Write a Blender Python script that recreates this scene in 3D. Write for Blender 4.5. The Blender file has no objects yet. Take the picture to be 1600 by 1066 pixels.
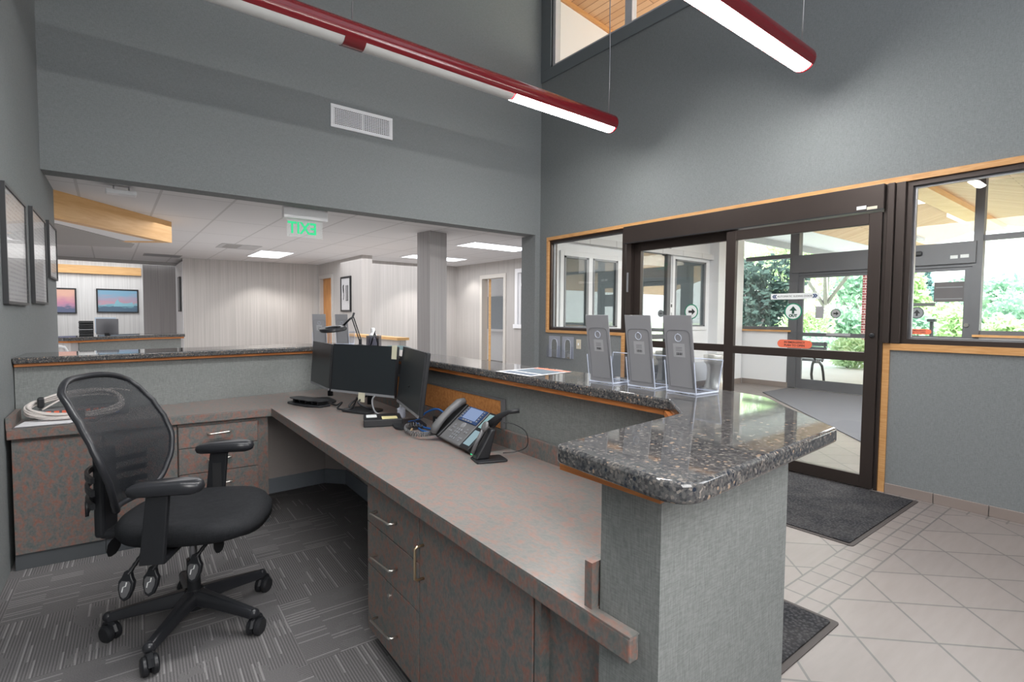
import bpy, bmesh, math, random
from math import sin, cos, pi, radians, sqrt, atan2
from mathutils import Vector, Matrix
random.seed(7)
SC = bpy.context.scene
COL = SC.collection
SC.view_settings.view_transform = 'Standard'
SC.view_settings.look = 'None'
SC.view_settings.exposure = 0.0

# ------------------------------------------------------------------ materials
MATS = {}
def nmat(name):
    m = bpy.data.materials.new(name); m.use_nodes = True
    nt = m.node_tree; nt.nodes.clear()
    MATS[name] = m
    return m, nt
def N(nt, t, **kw):
    n = nt.nodes.new(t)
    for k, v in kw.items():
        if k in n.inputs: n.inputs[k].default_value = v
        else: setattr(n, k, v)
    return n
def LK(nt, a, b): nt.links.new(a, b)
def rgba(c): return (c[0], c[1], c[2], 1)
def srgb(r, g, b):
    f = lambda u: ((u/255)/12.92 if u/255 <= .04045 else ((u/255+.055)/1.055)**2.4)
    return (f(r), f(g), f(b))
def out(nt, sh):
    o = N(nt, 'ShaderNodeOutputMaterial'); LK(nt, sh, o.inputs['Surface']); return o
def bsdf(nt, col=None, rough=.6, metal=0, spec=.5):
    b = N(nt, 'ShaderNodeBsdfPrincipled')
    if col is not None: b.inputs['Base Color'].default_value = rgba(col)
    b.inputs['Roughness'].default_value = rough
    b.inputs['Metallic'].default_value = metal
    b.inputs['Specular IOR Level'].default_value = spec
    return b
def flat(name, col, rough=.6, metal=0, spec=.5, var=.06, scale=14):
    """Plain surface with a little procedural tone variation."""
    m, nt = nmat(name)
    b = bsdf(nt, col, rough, metal, spec)
    tc = N(nt, 'ShaderNodeTexCoord'); nz = N(nt, 'ShaderNodeTexNoise', Scale=scale, Detail=3.0)
    LK(nt, tc.outputs['Object'], nz.inputs['Vector'])
    mr = N(nt, 'ShaderNodeMapRange'); mr.inputs['To Min'].default_value = 1-var; mr.inputs['To Max'].default_value = 1+var
    LK(nt, nz.outputs['Fac'], mr.inputs['Value'])
    mx = N(nt, 'ShaderNodeVectorMath', operation='SCALE'); mx.inputs[0].default_value = col
    LK(nt, mr.outputs[0], mx.inputs['Scale']); LK(nt, mx.outputs[0], b.inputs['Base Color'])
    out(nt, b.outputs[0]); return m
def mapping(nt, scale=(1,1,1), rot=(0,0,0), loc=(0,0,0)):
    tc = N(nt, 'ShaderNodeTexCoord'); mp = N(nt, 'ShaderNodeMapping')
    mp.inputs['Scale'].default_value = scale; mp.inputs['Rotation'].default_value = rot; mp.inputs['Location'].default_value = loc
    LK(nt, tc.outputs['Object'], mp.inputs['Vector']); return mp.outputs[0]
def ramp(nt, fac, stops):
    r = N(nt, 'ShaderNodeValToRGB'); e = r.color_ramp.elements
    while len(e) > 1: e.remove(e[-1])
    e[0].position, e[0].color = stops[0][0], rgba(stops[0][1])
    for p, c in stops[1:]:
        q = e.new(p); q.color = rgba(c)
    LK(nt, fac, r.inputs['Fac']); return r.outputs['Color']
def mixc(nt, fac, a, b, blend='MIX'):
    mx = N(nt, 'ShaderNodeMix', data_type='RGBA', blend_type=blend)
    for sock, v in ((mx.inputs[0], fac), (mx.inputs[6], a), (mx.inputs[7], b)):
        if hasattr(v, 'is_output'): LK(nt, v, sock)
        elif isinstance(v, (int, float)): sock.default_value = v
        else: sock.default_value = rgba(v)
    return mx.outputs[2]
def mth(nt, op, a, b=None, c=None):
    n = N(nt, 'ShaderNodeMath', operation=op)
    for i, v in enumerate((a, b, c)):
        if v is None: continue
        if hasattr(v, 'is_output'): LK(nt, v, n.inputs[i])
        else: n.inputs[i].default_value = v
    return n.outputs[0]
def bump(nt, b, h, strength=.2, dist=.002):
    n = N(nt, 'ShaderNodeBump', Strength=strength, Distance=dist); LK(nt, h, n.inputs['Height']); LK(nt, n.outputs[0], b.inputs['Normal'])

def fabric(name, c1, c2, rough=.85):
    m, nt = nmat(name); b = bsdf(nt, c1, rough, 0, .25)
    a = N(nt, 'ShaderNodeTexNoise', Scale=1.0, Detail=2.0); LK(nt, mapping(nt, (380, 380, 34)), a.inputs['Vector'])
    h = N(nt, 'ShaderNodeTexNoise', Scale=1.0, Detail=2.0); LK(nt, mapping(nt, (40, 40, 420)), h.inputs['Vector'])
    g = N(nt, 'ShaderNodeTexNoise', Scale=1.0, Detail=3.0); LK(nt, mapping(nt, (150, 150, 150)), g.inputs['Vector'])
    s = mth(nt, 'MULTIPLY', mth(nt, 'ADD', mth(nt, 'ADD', a.outputs['Fac'], h.outputs['Fac']), mth(nt, 'MULTIPLY', g.outputs['Fac'], .6)), .385)
    LK(nt, ramp(nt, s, [(.36, c2), (.64, c1)]), b.inputs['Base Color'])
    bump(nt, b, s, .25, .002); out(nt, b.outputs[0]); return m
def stripes(name, c1, c2, sc=60):
    m, nt = nmat(name); b = bsdf(nt, c1, .7, 0, .3)
    a = N(nt, 'ShaderNodeTexNoise', Scale=1.0, Detail=3.0); LK(nt, mapping(nt, (sc, sc, .6)), a.inputs['Vector'])
    LK(nt, ramp(nt, a.outputs['Fac'], [(.38, c2), (.62, c1)]), b.inputs['Base Color']); out(nt, b.outputs[0]); return m
def wood(name, c1, c2, scale=(3, 3, 60), rough=.4):
    m, nt = nmat(name); b = bsdf(nt, c1, rough, 0, .4)
    a = N(nt, 'ShaderNodeTexNoise', Scale=1.0, Detail=4.0, Distortion=.6); LK(nt, mapping(nt, scale), a.inputs['Vector'])
    LK(nt, ramp(nt, a.outputs['Fac'], [(.35, c2), (.65, c1)]), b.inputs['Base Color']); out(nt, b.outputs[0]); return m
def emis(name, col, strength):
    m, nt = nmat(name); e = N(nt, 'ShaderNodeEmission', Strength=strength); e.inputs['Color'].default_value = rgba(col)
    out(nt, e.outputs[0]); return m
def glass(name, tint=(.96, .98, .97), refl=.09, rough=0.0, extra=None):
    m, nt = nmat(name)
    t = N(nt, 'ShaderNodeBsdfTransparent'); t.inputs['Color'].default_value = rgba(tint)
    g = N(nt, 'ShaderNodeBsdfGlossy', Roughness=rough)
    lw = N(nt, 'ShaderNodeLayerWeight', Blend=.25)
    f = mth(nt, 'ADD', mth(nt, 'MULTIPLY', lw.outputs['Facing'], refl*2.2), refl*.45)
    mx = N(nt, 'ShaderNodeMixShader'); LK(nt, f, mx.inputs[0]); LK(nt, t.outputs[0], mx.inputs[1]); LK(nt, g.outputs[0], mx.inputs[2])
    out(nt, mx.outputs[0]); return m

WALL = fabric('wall_fabric', (.260, .275, .281), (.184, .197, .202))
HALF = fabric('half_wall_fabric', (.255, .264, .260), (.165, .177, .172))
STRIPE = stripes('striped_wallpaper', (.52, .495, .48), (.43, .41, .395), 95)
STRIPED = stripes('dark_striped_wallpaper', (.42, .40, .40), (.34, .325, .325), 95)
STRIPEW = stripes('white_striped_wallpaper', (.78, .78, .78), (.66, .66, .66))
WHITE = flat('white_paint', (.83, .83, .85), .6, var=.02)
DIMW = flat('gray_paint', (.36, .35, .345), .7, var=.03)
CEILP = flat('ceiling_paint', (.62, .62, .62), .9, var=.02)
OAK = wood('oak_trim', srgb(218, 166, 108), srgb(198, 142, 84), (4, 4, 40))
OAKH = wood('oak_trim_flat', srgb(216, 166, 112), srgb(200, 146, 90), (4, 8, 90))
OAKD = wood('oak_under_trim', srgb(206, 132, 72), srgb(176, 104, 52), (8, 8, 120))
MAPLE = wood('maple_veneer', srgb(226, 182, 126), srgb(214, 166, 108), (3, 3, 30))
TACK = wood('brown_tackboard', srgb(196, 134, 76), srgb(172, 112, 60), (60, 60, 60), .8)
BRONZE = flat('bronze_metal', (.062, .048, .043), .38, .55, .5, .08, 6)
BRONZEO = flat('hazy_outer_bronze', (.13, .13, .14), .45, .2, .5, .06, 6)  # bronze paled so its colour carries the hazy reflections over the outer frames
BLACK = flat('black_plastic', (.016, .017, .02), .42, 0, .5, .1, 30)
BLACKS = flat('black_satin', (.022, .023, .027), .3, 0, .5, .1, 30)
GRAYP = flat('gray_plastic', (.135, .135, .14), .4, 0, .5)
GRAYM = flat('mid_gray_plastic', (.23, .235, .25), .45)
SILVER = flat('brushed_steel', (.72, .69, .64), .28, 1.0, .5, .05)
STEEL = flat('gray_steel', (.40, .40, .42), .35, .9)
CREAM = flat('cream_plastic', (.68, .62, .50), .5)
PAPER = flat('white_paper', (.74, .74, .76), .7, var=.02)
YELLOW = flat('yellow_note', (.70, .63, .33), .8)
BLUEC = flat('blue_cable', (.04, .17, .52), .45)
WHITEC = flat('white_cable', (.62, .57, .54), .5)
REDP = flat('red_enamel', (.150, .008, .012), .16, 0, .6, .05)
COVE = flat('cove_base', (.085, .092, .10), .55)
TEAL = flat('teal_upholstery', (.20, .30, .31), .8)
SCREEN = flat('dark_screen', (.018, .023, .027), .34, 0, .4, .03)
SEATF = fabric('black_seat_fabric', (.020, .021, .024), (.009, .010, .012), .75)
GREEN = flat('green_print', (.01, .22, .12), .6)
ORANGE = flat('red_orange_decal', (.80, .17, .09), .6)
DARKINK = flat('dark_ink', (.02, .02, .022), .7)
GRAYDEC = flat('gray_decal', (.36, .35, .37), .6)
WDEC = flat('white_decal', (.70, .72, .72), .6)
NAVY = flat('navy_ink', (.02, .05, .14), .6)
TANC = flat('tan_strip', (.42, .31, .18), .7)
MAROON = flat('maroon_seat', (.10, .025, .03), .8)
BASET = flat('base_tile', srgb(142, 130, 124), .5, var=.1, scale=5)
CONC = flat('concrete', (.66, .65, .64), .9, var=.12, scale=1.5)
BARK = flat('bark', (.30, .28, .29), .9, var=.3)
PANE = glass('clear_glass', refl=.05)
PANEO = glass('outer_glass', (.95, .975, .965), .07)
ACRYL = glass('acrylic', (.955, .965, .985), .10)
def mk_edge():
    m, nt = nmat('acrylic_edge'); t = N(nt, 'ShaderNodeBsdfTransparent'); b = bsdf(nt, (.80, .86, 1.0), .12, 0, .8)
    mx = N(nt, 'ShaderNodeMixShader'); mx.inputs[0].default_value = .55; LK(nt, t.outputs[0], mx.inputs[1]); LK(nt, b.outputs[0], mx.inputs[2]); out(nt, mx.outputs[0]); return m
ACRYLE = mk_edge()  # clear acrylic with the bright edge glint mixed in as pale blue-white
LIT = emis('lit_diffuser', (1, .985, .96), 64.0)
TROFF = emis('troffer_lens', (.93, .96, 1.0), 4.0)
EXITG = emis('exit_green', (.06, .80, .33), 1.0)
UNLIT = flat('unlit_diffuser', (.60, .60, .59), .35, var=.02)
CANL = emis('canopy_lamp', (1, 1, .97), 2.2)

def mk_granite():
    m, nt = nmat('granite'); b = bsdf(nt, (.2, .2, .2), .045, 0, .62)
    v1 = N(nt, 'ShaderNodeTexVoronoi', Scale=210.0); LK(nt, mapping(nt), v1.inputs['Vector'])
    v2 = N(nt, 'ShaderNodeTexVoronoi', Scale=110.0); LK(nt, mapping(nt, loc=(3, 1, 2)), v2.inputs['Vector'])
    n1 = N(nt, 'ShaderNodeTexNoise', Scale=110.0, Detail=3.0); LK(nt, mapping(nt), n1.inputs['Vector'])
    s1 = N(nt, 'ShaderNodeSeparateColor'); LK(nt, v1.outputs['Color'], s1.inputs[0])
    c = ramp(nt, s1.outputs[0], [(0, (.022, .023, .026)), (.3, (.048, .050, .054)), (.55, (.082, .082, .083)), (.78, (.115, .111, .108)), (.93, (.19, .165, .145)), (1, (.30, .27, .24))])
    base = mixc(nt, .35, c, ramp(nt, n1.outputs['Fac'], [(.35, (.022, .027, .036)), (.65, (.15, .14, .132))]))
    s2 = N(nt, 'ShaderNodeSeparateColor'); LK(nt, v2.outputs['Color'], s2.inputs[0])
    fl = mth(nt, 'MULTIPLY', mth(nt, 'GREATER_THAN', s2.outputs[0], .93), mth(nt, 'LESS_THAN', v2.outputs['Distance'], .42))
    base = mixc(nt, fl, base, (.30, .22, .16))
    fl2 = mth(nt, 'MULTIPLY', mth(nt, 'LESS_THAN', s2.outputs[1], .10), mth(nt, 'LESS_THAN', v2.outputs['Distance'], .40))
    base = mixc(nt, fl2, base, (.02, .026, .04))
    LK(nt, base, b.inputs['Base Color']); out(nt, b.outputs[0]); return m
GRANITE = mk_granite()
def mk_laminate(name, k, rough, vert, soft=0.0):
    m, nt = nmat(name); b = bsdf(nt, (.2, .2, .2), rough, 0, .5)
    sc = (1, 1, .75) if vert else (1, .6, 1)
    a = N(nt, 'ShaderNodeTexNoise', Scale=38.0, Detail=8.0, Roughness=.70, Distortion=.5); LK(nt, mapping(nt, sc), a.inputs['Vector'])
    d = N(nt, 'ShaderNodeTexNoise', Scale=120.0, Detail=3.0); LK(nt, mapping(nt, sc), d.inputs['Vector'])
    g = [tuple(k*c for c in q) for q in ((.082, .115, .112), (.138, .140, .134), (.205, .130, .108), (.30, .095, .058))]
    c = ramp(nt, a.outputs['Fac'], [(.36, g[0]), (.47, g[1]), (.54, g[2]), (.66, g[3])])
    c = mixc(nt, .22, c, ramp(nt, d.outputs['Fac'], [(.35, tuple(k*x for x in (.12, .12, .12))), (.65, tuple(k*x for x in (.30, .26, .24)))]))
    c = mixc(nt, soft, c, tuple(k*x for x in (.205, .185, .175)))
    LK(nt, c, b.inputs['Base Color']); out(nt, b.outputs[0]); return m
LAMT = mk_laminate('laminate_top_lit', 1.2, .33, False, .34)  # same laminate as the fronts, light on the top put into its colour
LAMF = mk_laminate('laminate_front', 1.05, .45, True, .0)
def mk_tile():
    m, nt = nmat('porcelain_tile'); b = bsdf(nt, (.5, .45, .4), .42, 0, .45)
    tc = N(nt, 'ShaderNodeTexCoord'); sx = N(nt, 'ShaderNodeSeparateXYZ'); LK(nt, tc.outputs['Object'], sx.inputs[0])
    c1, c2, gr = srgb(128, 119, 115), srgb(120, 112, 109), srgb(84, 82, 81)
    def brick(loc, rot, w, h):
        t = N(nt, 'ShaderNodeTexBrick', offset=0.0, squash=1.0)
        mp = N(nt, 'ShaderNodeMapping'); mp.inputs['Location'].default_value = loc; mp.inputs['Rotation'].default_value = (0, 0, rot)
        LK(nt, tc.outputs['Object'], mp.inputs['Vector']); LK(nt, mp.outputs[0], t.inputs['Vector'])
        for k, v in (('Scale', 1.0), ('Mortar Size', .0055), ('Mortar Smooth', .15), ('Brick Width', w), ('Row Height', h), ('Bias', 0.0)): t.inputs[k].default_value = v
        t.inputs['Color1'].default_value = rgba(c1); t.inputs['Color2'].default_value = rgba(c2); t.inputs['Mortar'].default_value = rgba(gr)
        return t.outputs['Color']
    S = .311; ca = cos(pi/4)
    px, py = 2.444, .784
    rx, ry = ca*px - ca*py, ca*px + ca*py
    diag = brick((-rx, -ry, 0), pi/4, S, S)
    small = brick((0, -.955, 0), 0, .145, .1)
    y, x = sx.outputs[1], sx.outputs[0]
    inb = mth(nt, 'MULTIPLY', mth(nt, 'GREATER_THAN', y, .955), mth(nt, 'LESS_THAN', y, 1.155))
    inx = mth(nt, 'GREATER_THAN', x, 4.60)
    c = mixc(nt, mth(nt, 'MAXIMUM', inb, mth(nt, 'MULTIPLY', inx, mth(nt, 'LESS_THAN', x, 4.75))), diag, small)
    ln = mth(nt, 'MINIMUM', mth(nt, 'ABSOLUTE', mth(nt, 'SUBTRACT', y, .955)), mth(nt, 'ABSOLUTE', mth(nt, 'SUBTRACT', y, 1.155)))
    c = mixc(nt, mth(nt, 'LESS_THAN', ln, .004), c, gr)
    nz = N(nt, 'ShaderNodeTexNoise', Scale=5.0, Detail=4.0); LK(nt, mapping(nt, (1, 6, 1), (0, 0, .6)), nz.inputs['Vector'])
    c = mixc(nt, .16, c, ramp(nt, nz.outputs['Fac'], [(.3, srgb(111, 103, 98)), (.7, srgb(144, 135, 131))]))
    LK(nt, c, b.inputs['Base Color']); out(nt, b.outputs[0]); return m
TILE = mk_tile()
def mk_carpet():
    m, nt = nmat('carpet_tiles'); b = bsdf(nt, (.1, .1, .1), .95, 0, .1)
    tc = N(nt, 'ShaderNodeTexCoord'); mp = N(nt, 'ShaderNodeMapping'); mp.inputs['Rotation'].default_value = (0, 0, radians(2))
    LK(nt, tc.outputs['Object'], mp.inputs['Vector'])
    sx = N(nt, 'ShaderNodeSeparateXYZ'); LK(nt, mp.outputs[0], sx.inputs[0]); x, y = sx.outputs[0], sx.outputs[1]
    T = .5
    ix = mth(nt, 'FLOOR', mth(nt, 'DIVIDE', x, T)); iy = mth(nt, 'FLOOR', mth(nt, 'DIVIDE', y, T))
    par = mth(nt, 'MODULO', mth(nt, 'ABSOLUTE', mth(nt, 'ADD', ix, iy)), 2.0)
    def lines(u, v, seed):
        # fine ribs plus broken brighter lines running along v
        rib = mth(nt, 'ADD', mth(nt, 'MULTIPLY', mth(nt, 'SINE', mth(nt, 'MULTIPLY', u, 2*pi/.0105)), .5), .5)
        cb = N(nt, 'ShaderNodeCombineXYZ'); LK(nt, mth(nt, 'FLOOR', mth(nt, 'DIVIDE', u, .021)), cb.inputs[0]); LK(nt, mth(nt, 'FLOOR', mth(nt, 'DIVIDE', v, .125)), cb.inputs[1]); cb.inputs[2].default_value = seed
        wn = N(nt, 'ShaderNodeTexWhiteNoise'); LK(nt, cb.outputs[0], wn.inputs['Vector'])
        br = mth(nt, 'MULTIPLY', mth(nt, 'GREATER_THAN', wn.outputs['Value'], .72), mth(nt, 'LESS_THAN', mth(nt, 'ABSOLUTE', mth(nt, 'SUBTRACT', mth(nt, 'FRACT', mth(nt, 'DIVIDE', u, .021)), .5)), .18))
        return rib, br
    ra, ba = lines(x, y, 1.0); rb, bb = lines(y, x, 5.0)
    rib = N(nt, 'ShaderNodeMix'); LK(nt, par, rib.inputs[0]); LK(nt, ra, rib.inputs[2]); LK(nt, rb, rib.inputs[3])
    brt = N(nt, 'ShaderNodeMix'); LK(nt, par, brt.inputs[0]); LK(nt, ba, brt.inputs[2]); LK(nt, bb, brt.inputs[3])
    n1 = N(nt, 'ShaderNodeTexNoise', Scale=4.0, Detail=3.0); LK(nt, mp.outputs[0], n1.inputs['Vector'])
    n2 = N(nt, 'ShaderNodeTexNoise', Scale=260.0, Detail=2.0); LK(nt, mp.outputs[0], n2.inputs['Vector'])
    amp = mth(nt, 'MULTIPLY', mth(nt, 'GREATER_THAN', n1.outputs['Fac'], .43), .75)
    v = mth(nt, 'ADD', mth(nt, 'ADD', mth(nt, 'MULTIPLY', mth(nt, 'MULTIPLY', rib.outputs[0], amp), .42), mth(nt, 'MULTIPLY', mth(nt, 'SUBTRACT', .75, amp), .27)), mth(nt, 'ADD', mth(nt, 'MULTIPLY', brt.outputs[0], .30), mth(nt, 'MULTIPLY', n2.outputs['Fac'], .45)))
    c = ramp(nt, v, [(.1, (.085, .082, .084)), (.45, (.165, .158, .16)), (.9, (.33, .32, .318))])
    LK(nt, c, b.inputs['Base Color']); out(nt, b.outputs[0]); return m
CARPET = mk_carpet()
def mk_matpile():
    m, nt = nmat('mat_pile'); b = bsdf(nt, (.03, .03, .03), .95, 0, .1)
    v = N(nt, 'ShaderNodeTexVoronoi', Scale=70.0); LK(nt, mapping(nt), v.inputs['Vector'])
    n = N(nt, 'ShaderNodeTexNoise', Scale=5.0, Detail=3.0); LK(nt, mapping(nt), n.inputs['Vector'])
    c = mixc(nt, .35, ramp(nt, v.outputs['Distance'], [(.1, (.085, .084, .088)), (.6, (.020, .020, .022))]), ramp(nt, n.outputs['Fac'], [(.35, (.028, .028, .032)), (.65, (.085, .08, .08))]))
    LK(nt, c, b.inputs['Base Color']); bump(nt, b, v.outputs['Distance'], .8, .006); out(nt, b.outputs[0]); return m
MATP = mk_matpile()
VCARP = flat('vestibule_carpet', (.115, .115, .13), .95, var=.25, scale=120)
def mk_ceiltile():
    m, nt = nmat('ceiling_tile'); b = bsdf(nt, (.6, .6, .6), .9, 0, .1)
    t = N(nt, 'ShaderNodeTexBrick', offset=0.0, squash=1.0); LK(nt, mapping(nt, loc=(.2, .15, 0)), t.inputs['Vector'])
    for k, v in (('Scale', 1.0), ('Mortar Size', .012), ('Mortar Smooth', .1), ('Brick Width', .61), ('Row Height', 1.22), ('Bias', 0.0)): t.inputs[k].default_value = v
    t.inputs['Color1'].default_value = (.72, .715, .725, 1); t.inputs['Color2'].default_value = (.70, .695, .705, 1); t.inputs['Mortar'].default_value = (.56, .555, .56, 1)
    LK(nt, t.outputs['Color'], b.inputs['Base Color']); out(nt, b.outputs[0]); return m
CEILT = mk_ceiltile()
def mk_planks():
    m, nt = nmat('cedar_planks'); b = bsdf(nt, (.6, .4, .25), .5, 0, .3)
    t = N(nt, 'ShaderNodeTexBrick', offset=.5, squash=1.0); LK(nt, mapping(nt, (1, 1, 1), (0, 0, pi/2)), t.inputs['Vector'])
    for k, v in (('Scale', 1.0), ('Mortar Size', .006), ('Mortar Smooth', .3), ('Brick Width', 3.0), ('Row Height', .11), ('Bias', 0.0)): t.inputs[k].default_value = v
    t.inputs['Color1'].default_value = rgba(srgb(226, 190, 152)); t.inputs['Color2'].default_value = rgba(srgb(208, 168, 128)); t.inputs['Mortar'].default_value = rgba(srgb(150, 112, 80))
    LK(nt, t.outputs['Color'], b.inputs['Base Color']); out(nt, b.outputs[0]); return m
PLANK = mk_planks()
def mk_brick():
    m, nt = nmat('red_brick'); b = bsdf(nt, (.3, .1, .1), .85, 0, .2)
    t = N(nt, 'ShaderNodeTexBrick', offset=.5); 
    tc = N(nt, 'ShaderNodeTexCoord'); sx = N(nt, 'ShaderNodeSeparateXYZ'); LK(nt, tc.outputs['Object'], sx.inputs[0])
    cb = N(nt, 'ShaderNodeCombineXYZ'); LK(nt, mth(nt, 'ADD', sx.outputs[0], sx.outputs[1]), cb.inputs[0]); LK(nt, sx.outputs[2], cb.inputs[1])
    LK(nt, cb.outputs[0], t.inputs['Vector'])
    for k, v in (('Scale', 1.0), ('Mortar Size', .016), ('Brick Width', .30), ('Row Height', .115), ('Bias', 0.0)): t.inputs[k].default_value = v
    t.inputs['Color1'].default_value = rgba((.16, .035, .04)); t.inputs['Color2'].default_value = rgba((.10, .025, .03)); t.inputs['Mortar'].default_value = rgba((.28, .22, .23))
    LK(nt, t.outputs['Color'], b.inputs['Base Color']); out(nt, b.outputs[0]); return m
BRICK = mk_brick()
def leafmat(name, c1, c2):
    m, nt = nmat(name); b = bsdf(nt, c1, .7, 0, .2)
    n = N(nt, 'ShaderNodeTexNoise', Scale=2.2, Detail=4.0); LK(nt, mapping(nt), n.inputs['Vector'])
    c = ramp(nt, n.outputs['Fac'], [(.35, c2), (.65, c1)])
    LK(nt, c, b.inputs['Base Color'])
    t = N(nt, 'ShaderNodeBsdfTranslucent'); LK(nt, c, t.inputs['Color'])
    mx = N(nt, 'ShaderNodeMixShader'); mx.inputs[0].default_value = .3; LK(nt, b.outputs[0], mx.inputs[1]); LK(nt, t.outputs[0], mx.inputs[2])
    out(nt, mx.outputs[0]); return m
LEAFL = leafmat('leaves_light', (.76, .90, .58), (.52, .70, .42))  # light and mid greens paled: overexposed daylight and haze put into the colour
LEAFM = leafmat('leaves_mid', (.58, .76, .60), (.36, .55, .46))
LEAFD = leafmat('leaves_dark', (.10, .16, .14), (.045, .08, .075))
LEAFB = leafmat('leaves_blue', (.36, .54, .54), (.20, .36, .38))
GRASS = leafmat('ground_cover', (.80, .80, .70), (.62, .68, .50))  # nearly white, the overexposed ground is put into the colour
def mk_mesh():
    m, nt = nmat('chair_mesh'); b = bsdf(nt, (.016, .018, .022), .55, 0, .4)
    t = N(nt, 'ShaderNodeBsdfTransparent'); mx = N(nt, 'ShaderNodeMixShader')
    v = N(nt, 'ShaderNodeTexVoronoi', Scale=260.0); LK(nt, mapping(nt, (1, 1, .7)), v.inputs['Vector'])
    f = mth(nt, 'ADD', mth(nt, 'MULTIPLY', mth(nt, 'LESS_THAN', v.outputs['Distance'], .40), .16), .10)
    LK(nt, f, mx.inputs[0]); LK(nt, b.outputs[0], mx.inputs[1]); LK(nt, t.outputs[0], mx.inputs[2]); out(nt, mx.outputs[0]); return m
MESH = mk_mesh()
def mk_art(name, sky, pink, sea, ice):
    m, nt = nmat(name); b = bsdf(nt, sky, .35, 0, .4)
    tc = N(nt, 'ShaderNodeTexCoord'); sx = N(nt, 'ShaderNodeSeparateXYZ'); LK(nt, tc.outputs['Generated'], sx.inputs[0])
    nz = N(nt, 'ShaderNodeTexNoise', Scale=4.0, Detail=4.0); LK(nt, mapping(nt, (1.2, 1, 5)), nz.inputs['Vector'])
    f = mth(nt, 'ADD', sx.outputs[2], mth(nt, 'MULTIPLY', mth(nt, 'SUBTRACT', nz.outputs['Fac'], .5), .5))
    c = ramp(nt, f, [(.22, sea), (.30, ice), (.42, pink), (.6, tuple((a+b_)/2 for a, b_ in zip(pink, sky))), (.85, sky)])
    LK(nt, c, b.inputs['Base Color']); out(nt, b.outputs[0]); return m
ART1 = mk_art('seascape_print', (.22, .42, .58), (.55, .32, .40), (.10, .17, .25), (.22, .50, .60))
ART2 = mk_art('sunset_print', (.80, .48, .38), (.62, .28, .40), (.14, .17, .28), (.50, .28, .42))
def mk_doc():
    m, nt = nmat('printed_sheet'); b = bsdf(nt, (.6, .6, .6), .25, 0, .5)
    tc = N(nt, 'ShaderNodeTexCoord'); sx = N(nt, 'ShaderNodeSeparateXYZ'); LK(nt, tc.outputs['Object'], sx.inputs[0])
    w = mth(nt, 'SINE', mth(nt, 'MULTIPLY', sx.outputs[2], 2*pi/.024)); nz = N(nt, 'ShaderNodeTexNoise', Scale=60.0, Detail=2.0); LK(nt, mapping(nt, (1, 1, .3)), nz.inputs['Vector'])
    f = mth(nt, 'MULTIPLY', mth(nt, 'GREATER_THAN', w, .2), mth(nt, 'GREATER_THAN', nz.outputs['Fac'], .47))
    LK(nt, mixc(nt, mth(nt, 'MULTIPLY', f, .45), (.74, .74, .76), (.40, .40, .42)), b.inputs['Base Color']); out(nt, b.outputs[0]); return m
DOC = mk_doc()

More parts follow.
